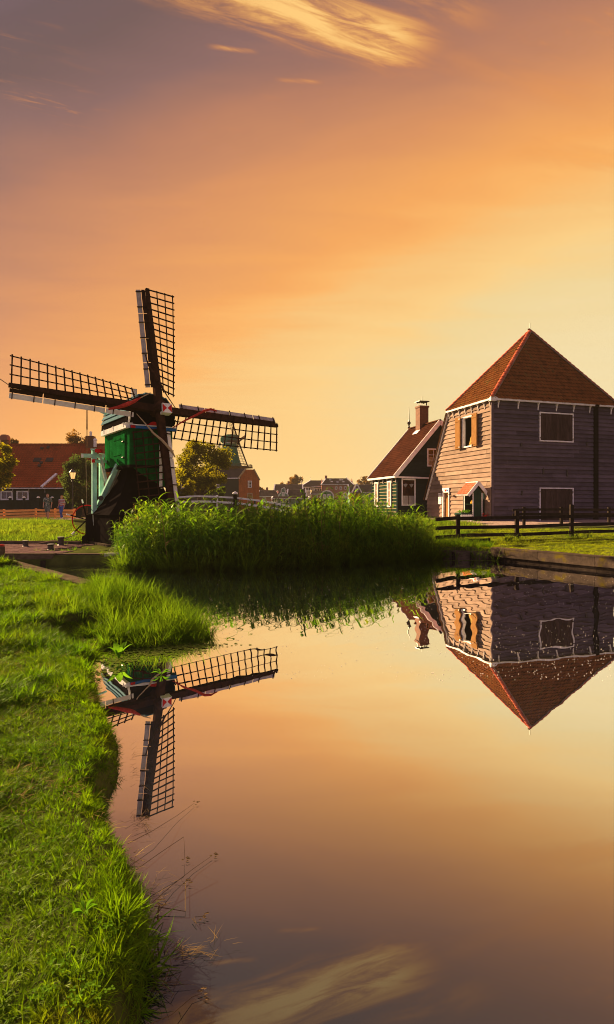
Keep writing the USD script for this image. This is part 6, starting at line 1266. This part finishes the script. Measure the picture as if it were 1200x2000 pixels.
# meadow at the left and behind the reeds
md = Polygon([(-22, 36.5), (-14.2, 22.), (-9.6, 21.2), (-8., 21.6), (-9.3, 24), (-15.5, 36.5)])
mdw = [(tuft(190+i, 26, .34, .018, .16, seg=3, lean=(.1, .7), bend=(.3, 1.5)), M['meadow']) for i in range(4)]
P = scatter_in(md, 26, seed=71); n = len(P); scatter('meadow_grass', mdw, np.column_stack([P, land(P[:,0], P[:,1])]), g.uniform(0, 2*PI, n), g.uniform(.5, 1.1, n)*(.5+.8*nz(P, .35)), 'uncut meadow between the quay and the walkers', 'grass', tilt=g.uniform(0, .25, n))
P = scatter_in(Polygon([(-5.0, 19.), (5.2, 21.6), (9, 27.5), (8, 44), (-8, 42), (-8.4, 24.)]), 9, seed=72); n = len(P); scatter('back_meadow', mdw, np.column_stack([P, land(P[:,0], P[:,1])]), g.uniform(0, 2*PI, n), g.uniform(.8, 1.5, n), 'long grass behind the reed bed', 'grass')
P = np.array([xy(72, 17.6), xy(88, 17.5), xy(94, 17.9), xy(104, 17.6), xy(122, 17.8), xy(134, 18.), xy(146, 18.3), xy(170, 18.6), xy(182, 18.4), xy(196, 16.9), xy(212, 16.8), xy(225, 16.6), xy(238, 16.4), xy(205, 16.4), xy(160, 19.3), xy(128, 20.3), xy(112, 20.4)]); n = len(P)
scatter('quay_weeds', mdw, np.column_stack([P, np.full(n, .3)]), g.uniform(0, 2*PI, n), g.uniform(.25, .7, n), 'grass growing between the bricks of the quay', 'weeds')

# duckweed, floating seeds, dead stems on the water
def flakes(P, r, z, seed, squash=.6):
    g = np.random.default_rng(seed); mb = MB(); vs, fs = [], []
    for i, (x, y) in enumerate(P):
        a = g.uniform(0, 2*PI) + np.arange(5)*2*PI/5; rr = r*g.uniform(.5, 1.4); vs.append(np.column_stack([x + rr*np.cos(a), y + rr*np.sin(a), np.full(5, z + g.uniform(0, .003))])); fs += [[5*i, 5*i+k, 5*i+k+1] for k in (1, 2, 3)]
    return mb.add(np.vstack(vs), fs)
def blob_pts(specs, seed):
    g = np.random.default_rng(seed); out = []
    for (cx, cy, rx_, ry, n) in specs:
        q = g.normal(size=(n, 2))*[rx_*.5, ry*.5]; out.append(q + [cx, cy])
    P = np.vstack(out); return P[shapely.contains_xy(pond, P[:,0], P[:,1])]
G2 = lambda px, py: tuple(gp(px, py)[:2])
specs = [(*G2(300, 1274), .55, .22, 420), (*G2(360, 1262), .5, .16, 380), (*G2(232, 1290), .25, .2, 160), (*G2(215, 1310), .15, .3, 90), (*G2(200, 1113), .9, .35, 300), (*G2(225, 1121), .5, .2, 160), (*G2(120, 1108), 1.2, .3, 200)]
L2 = np.array([G2(x, 1094.5) for x in (640, 700, 760, 820, 880, 930, 962)]); specs += [(x, y - .1, .6, .16, 260) for x, y in L2]
single('duckweed', flakes(blob_pts(specs, 81), .016, .004, 82), M['duckweed'], 'pale green duckweed drifting in flat patches along the banks', 'duckweed', kind='stuff')
g = np.random.default_rng(83); n = 2600; py = 1110 + (1330-1110)*g.uniform(size=n)**1.1; px = np.where(g.uniform(size=n) < .75, g.uniform(820, 1215, n), g.uniform(380, 860, n)); n2 = 260
px = np.concatenate([px, g.uniform(360, 1200, n2)]); py = np.concatenate([py, 1250 + 740*g.uniform(size=n2)**1.4]); P = np.column_stack([(px-600)/F*HC*F/(py-987), HC*F/(py-987)])
keep = (nz(P, .8, 3) > .44) & shapely.contains_xy(pond, P[:,0], P[:,1]); P = P[keep][:1000]; mbs = MB()
for (x, y) in P: r = (.0036 if y > 4 else .002)*g.uniform(.5, 1.4); mbs.lathe([(r, 0), (r*.7, r*.9), (0, r)], V(x, y, .001), 5)
single('floating_seeds', mbs, M['seed_white'], 'tiny white seeds floating on the pond in front of the barn reflection', 'seeds', kind='stuff')
def stem(label, pix, r=.0014, lift=.012, name='dead_stem', leaves=()):
    pts = [gp(x, y, z) if z else gp(x, y) + V(0, 0, lift) for x, y, z in pix]; o = pts[0]
    th = Thing(name, label, 'dead stem', o); sp = th.part('stalk', MB().tube(pts, np.linspace(r*1.3, r*.6, len(pts)), 4), M['dry_stem']); g = np.random.default_rng(len(label)); mb = MB()
    for k in range(7): q = pts[-1] + g.normal(size=3)*V(.012, .012, .003); mb.quad(q, q + V(.008, .004, .003), q + V(.016, .001, .002), q + V(.008, -.004, 0))
    th.part('seed_head', mb, M['dry_stem'], parent=sp)
stem('thin stalk reaching far over the water with a forked tip below the reflected sail', [(250, 1648, .06), (300, 1622, .05), (345, 1594, .02), (380, 1573, 0)])
stem('straight stalk whose tip is bent sharply down like a hook', [(258, 1705, .08), (310, 1668, .09), (359, 1635, .10), (361, 1660, .06), (360, 1684, 0)])
stem('long dark stalk ending in a small seed head on open water', [(290, 1770, .04), (338, 1728, .02), (378, 1702, 0), (415, 1676, 0)], r=.0016)
stem('stalk lying flat with an upright broken end below the seed head stalk', [(268, 1764, .05), (310, 1772, .02), (362, 1786, 0), (362, 1745, 0), (363, 1728, 0)], r=.0018)
stem('stalk stretching out near the bottom of the picture to a small green weed', [(295, 2000, .06), (335, 1983, .03), (375, 1955, 0), (395, 1947, 0)])
stem('short pair of crossed stalks alone on the water', [(376, 1800, 0), (384, 1811, 0), (380, 1797, 0), (400, 1796, 0)], r=.0016)
stem('green sheathed stem standing at the rim of the bank', [(310, 1800, .03), (308, 1790, .06), (312, 1765, .12)], r=.004)
mb = MB(); g = np.random.default_rng(91)
for (cx, cy, n, w, h) in ((350, 1868, 60, 60, 16), (305, 1745, 30, 35, 40), (270, 1610, 40, 30, 30), (262, 1500, 24, 20, 30), (318, 1930, 30, 25, 30), (420, 1850, 8, 30, 10)):
    for _ in range(n):
        p = gp(cx + g.normal()*w*.5, cy + g.normal()*h*.5); p[2] = .004 + abs(g.normal())*.012; a = g.normal(.5, .8); L = g.uniform(.02, .11); d = V(math.cos(a), math.sin(a), g.uniform(-.02, .12)); ribbon(mb, p, d, L, g.uniform(.0018, .004), .15, 2)
single('floating_weed', mb, M['dry_stem'], 'tangle of brown floating weed along the near bank', 'weed', kind='stuff')
def dock_plant(label, o, n, L, w, seed, lean=.5):
    g = np.random.default_rng(seed); o = np.asarray(o, float); th = Thing('dock_plant', label, 'plant', o)
    for i in range(n):
        a = i*2*PI/n + g.uniform(-.4, .4); mb = MB(); d = V(math.cos(a)*lean, math.sin(a)*lean, 1.); h = unit(V(d[0], d[1], 0)); wv = V(-h[1], h[0], 0); p = o.copy(); ang = math.asin(unit(d)[2]); pts = []
        for k in range(7): pts.append(p); p = p + (h*math.cos(ang) + V(0,0,math.sin(ang)))*L*g.uniform(.9, 1.1)/6; ang -= .16
        pr = [.06, .3, .8, 1., .85, .5, .02]; v = []
        for q, k in zip(pts, pr): v += [q - wv*w*k*.5 + V(0,0,.012*k), q, q + wv*w*k*.5 + V(0,0,.012*k)]
        mb.add(v, [[3*k+j, 3*k+j+1, 3*k+4+j, 3*k+3+j] for k in range(6) for j in (0, 1)]); th.part('leaf', mb, M['weed_leaf'])
o = gp(232, 1288, .02); dock_plant('broad leaved dock plant standing at the water in front of the sedge', o, 5, .24, .085, 1, .35)
o = gp(315, 1318); dock_plant('small pale water plant with narrow pointed leaves in the mill reflection', o, 7, .12, .014, 2, 1.2)
o = gp(165, 1765, .26); o[2] = lz(o[0], o[1]) + .015; dock_plant('small light green leafy rosette low in the near bank grass', o, 5, .055, .013, 10, .9)

# ------------------------------------------------------------------ thin warm evening haze
hz = usdkit.material(stage, '/World/Looks/haze_look', {'v': ('principled_volume', {'color': (.96, .86, .74), 'density': .00013, 'anisotropy': .1})}, [], volume='v.volume')
hb_ = trimesh.creation.box([900, 700, 22.5]); hb_.apply_translation([0, 250, 9.75 - 0.75])
single('haze', MB().tm(hb_), hz, kind='stuff')
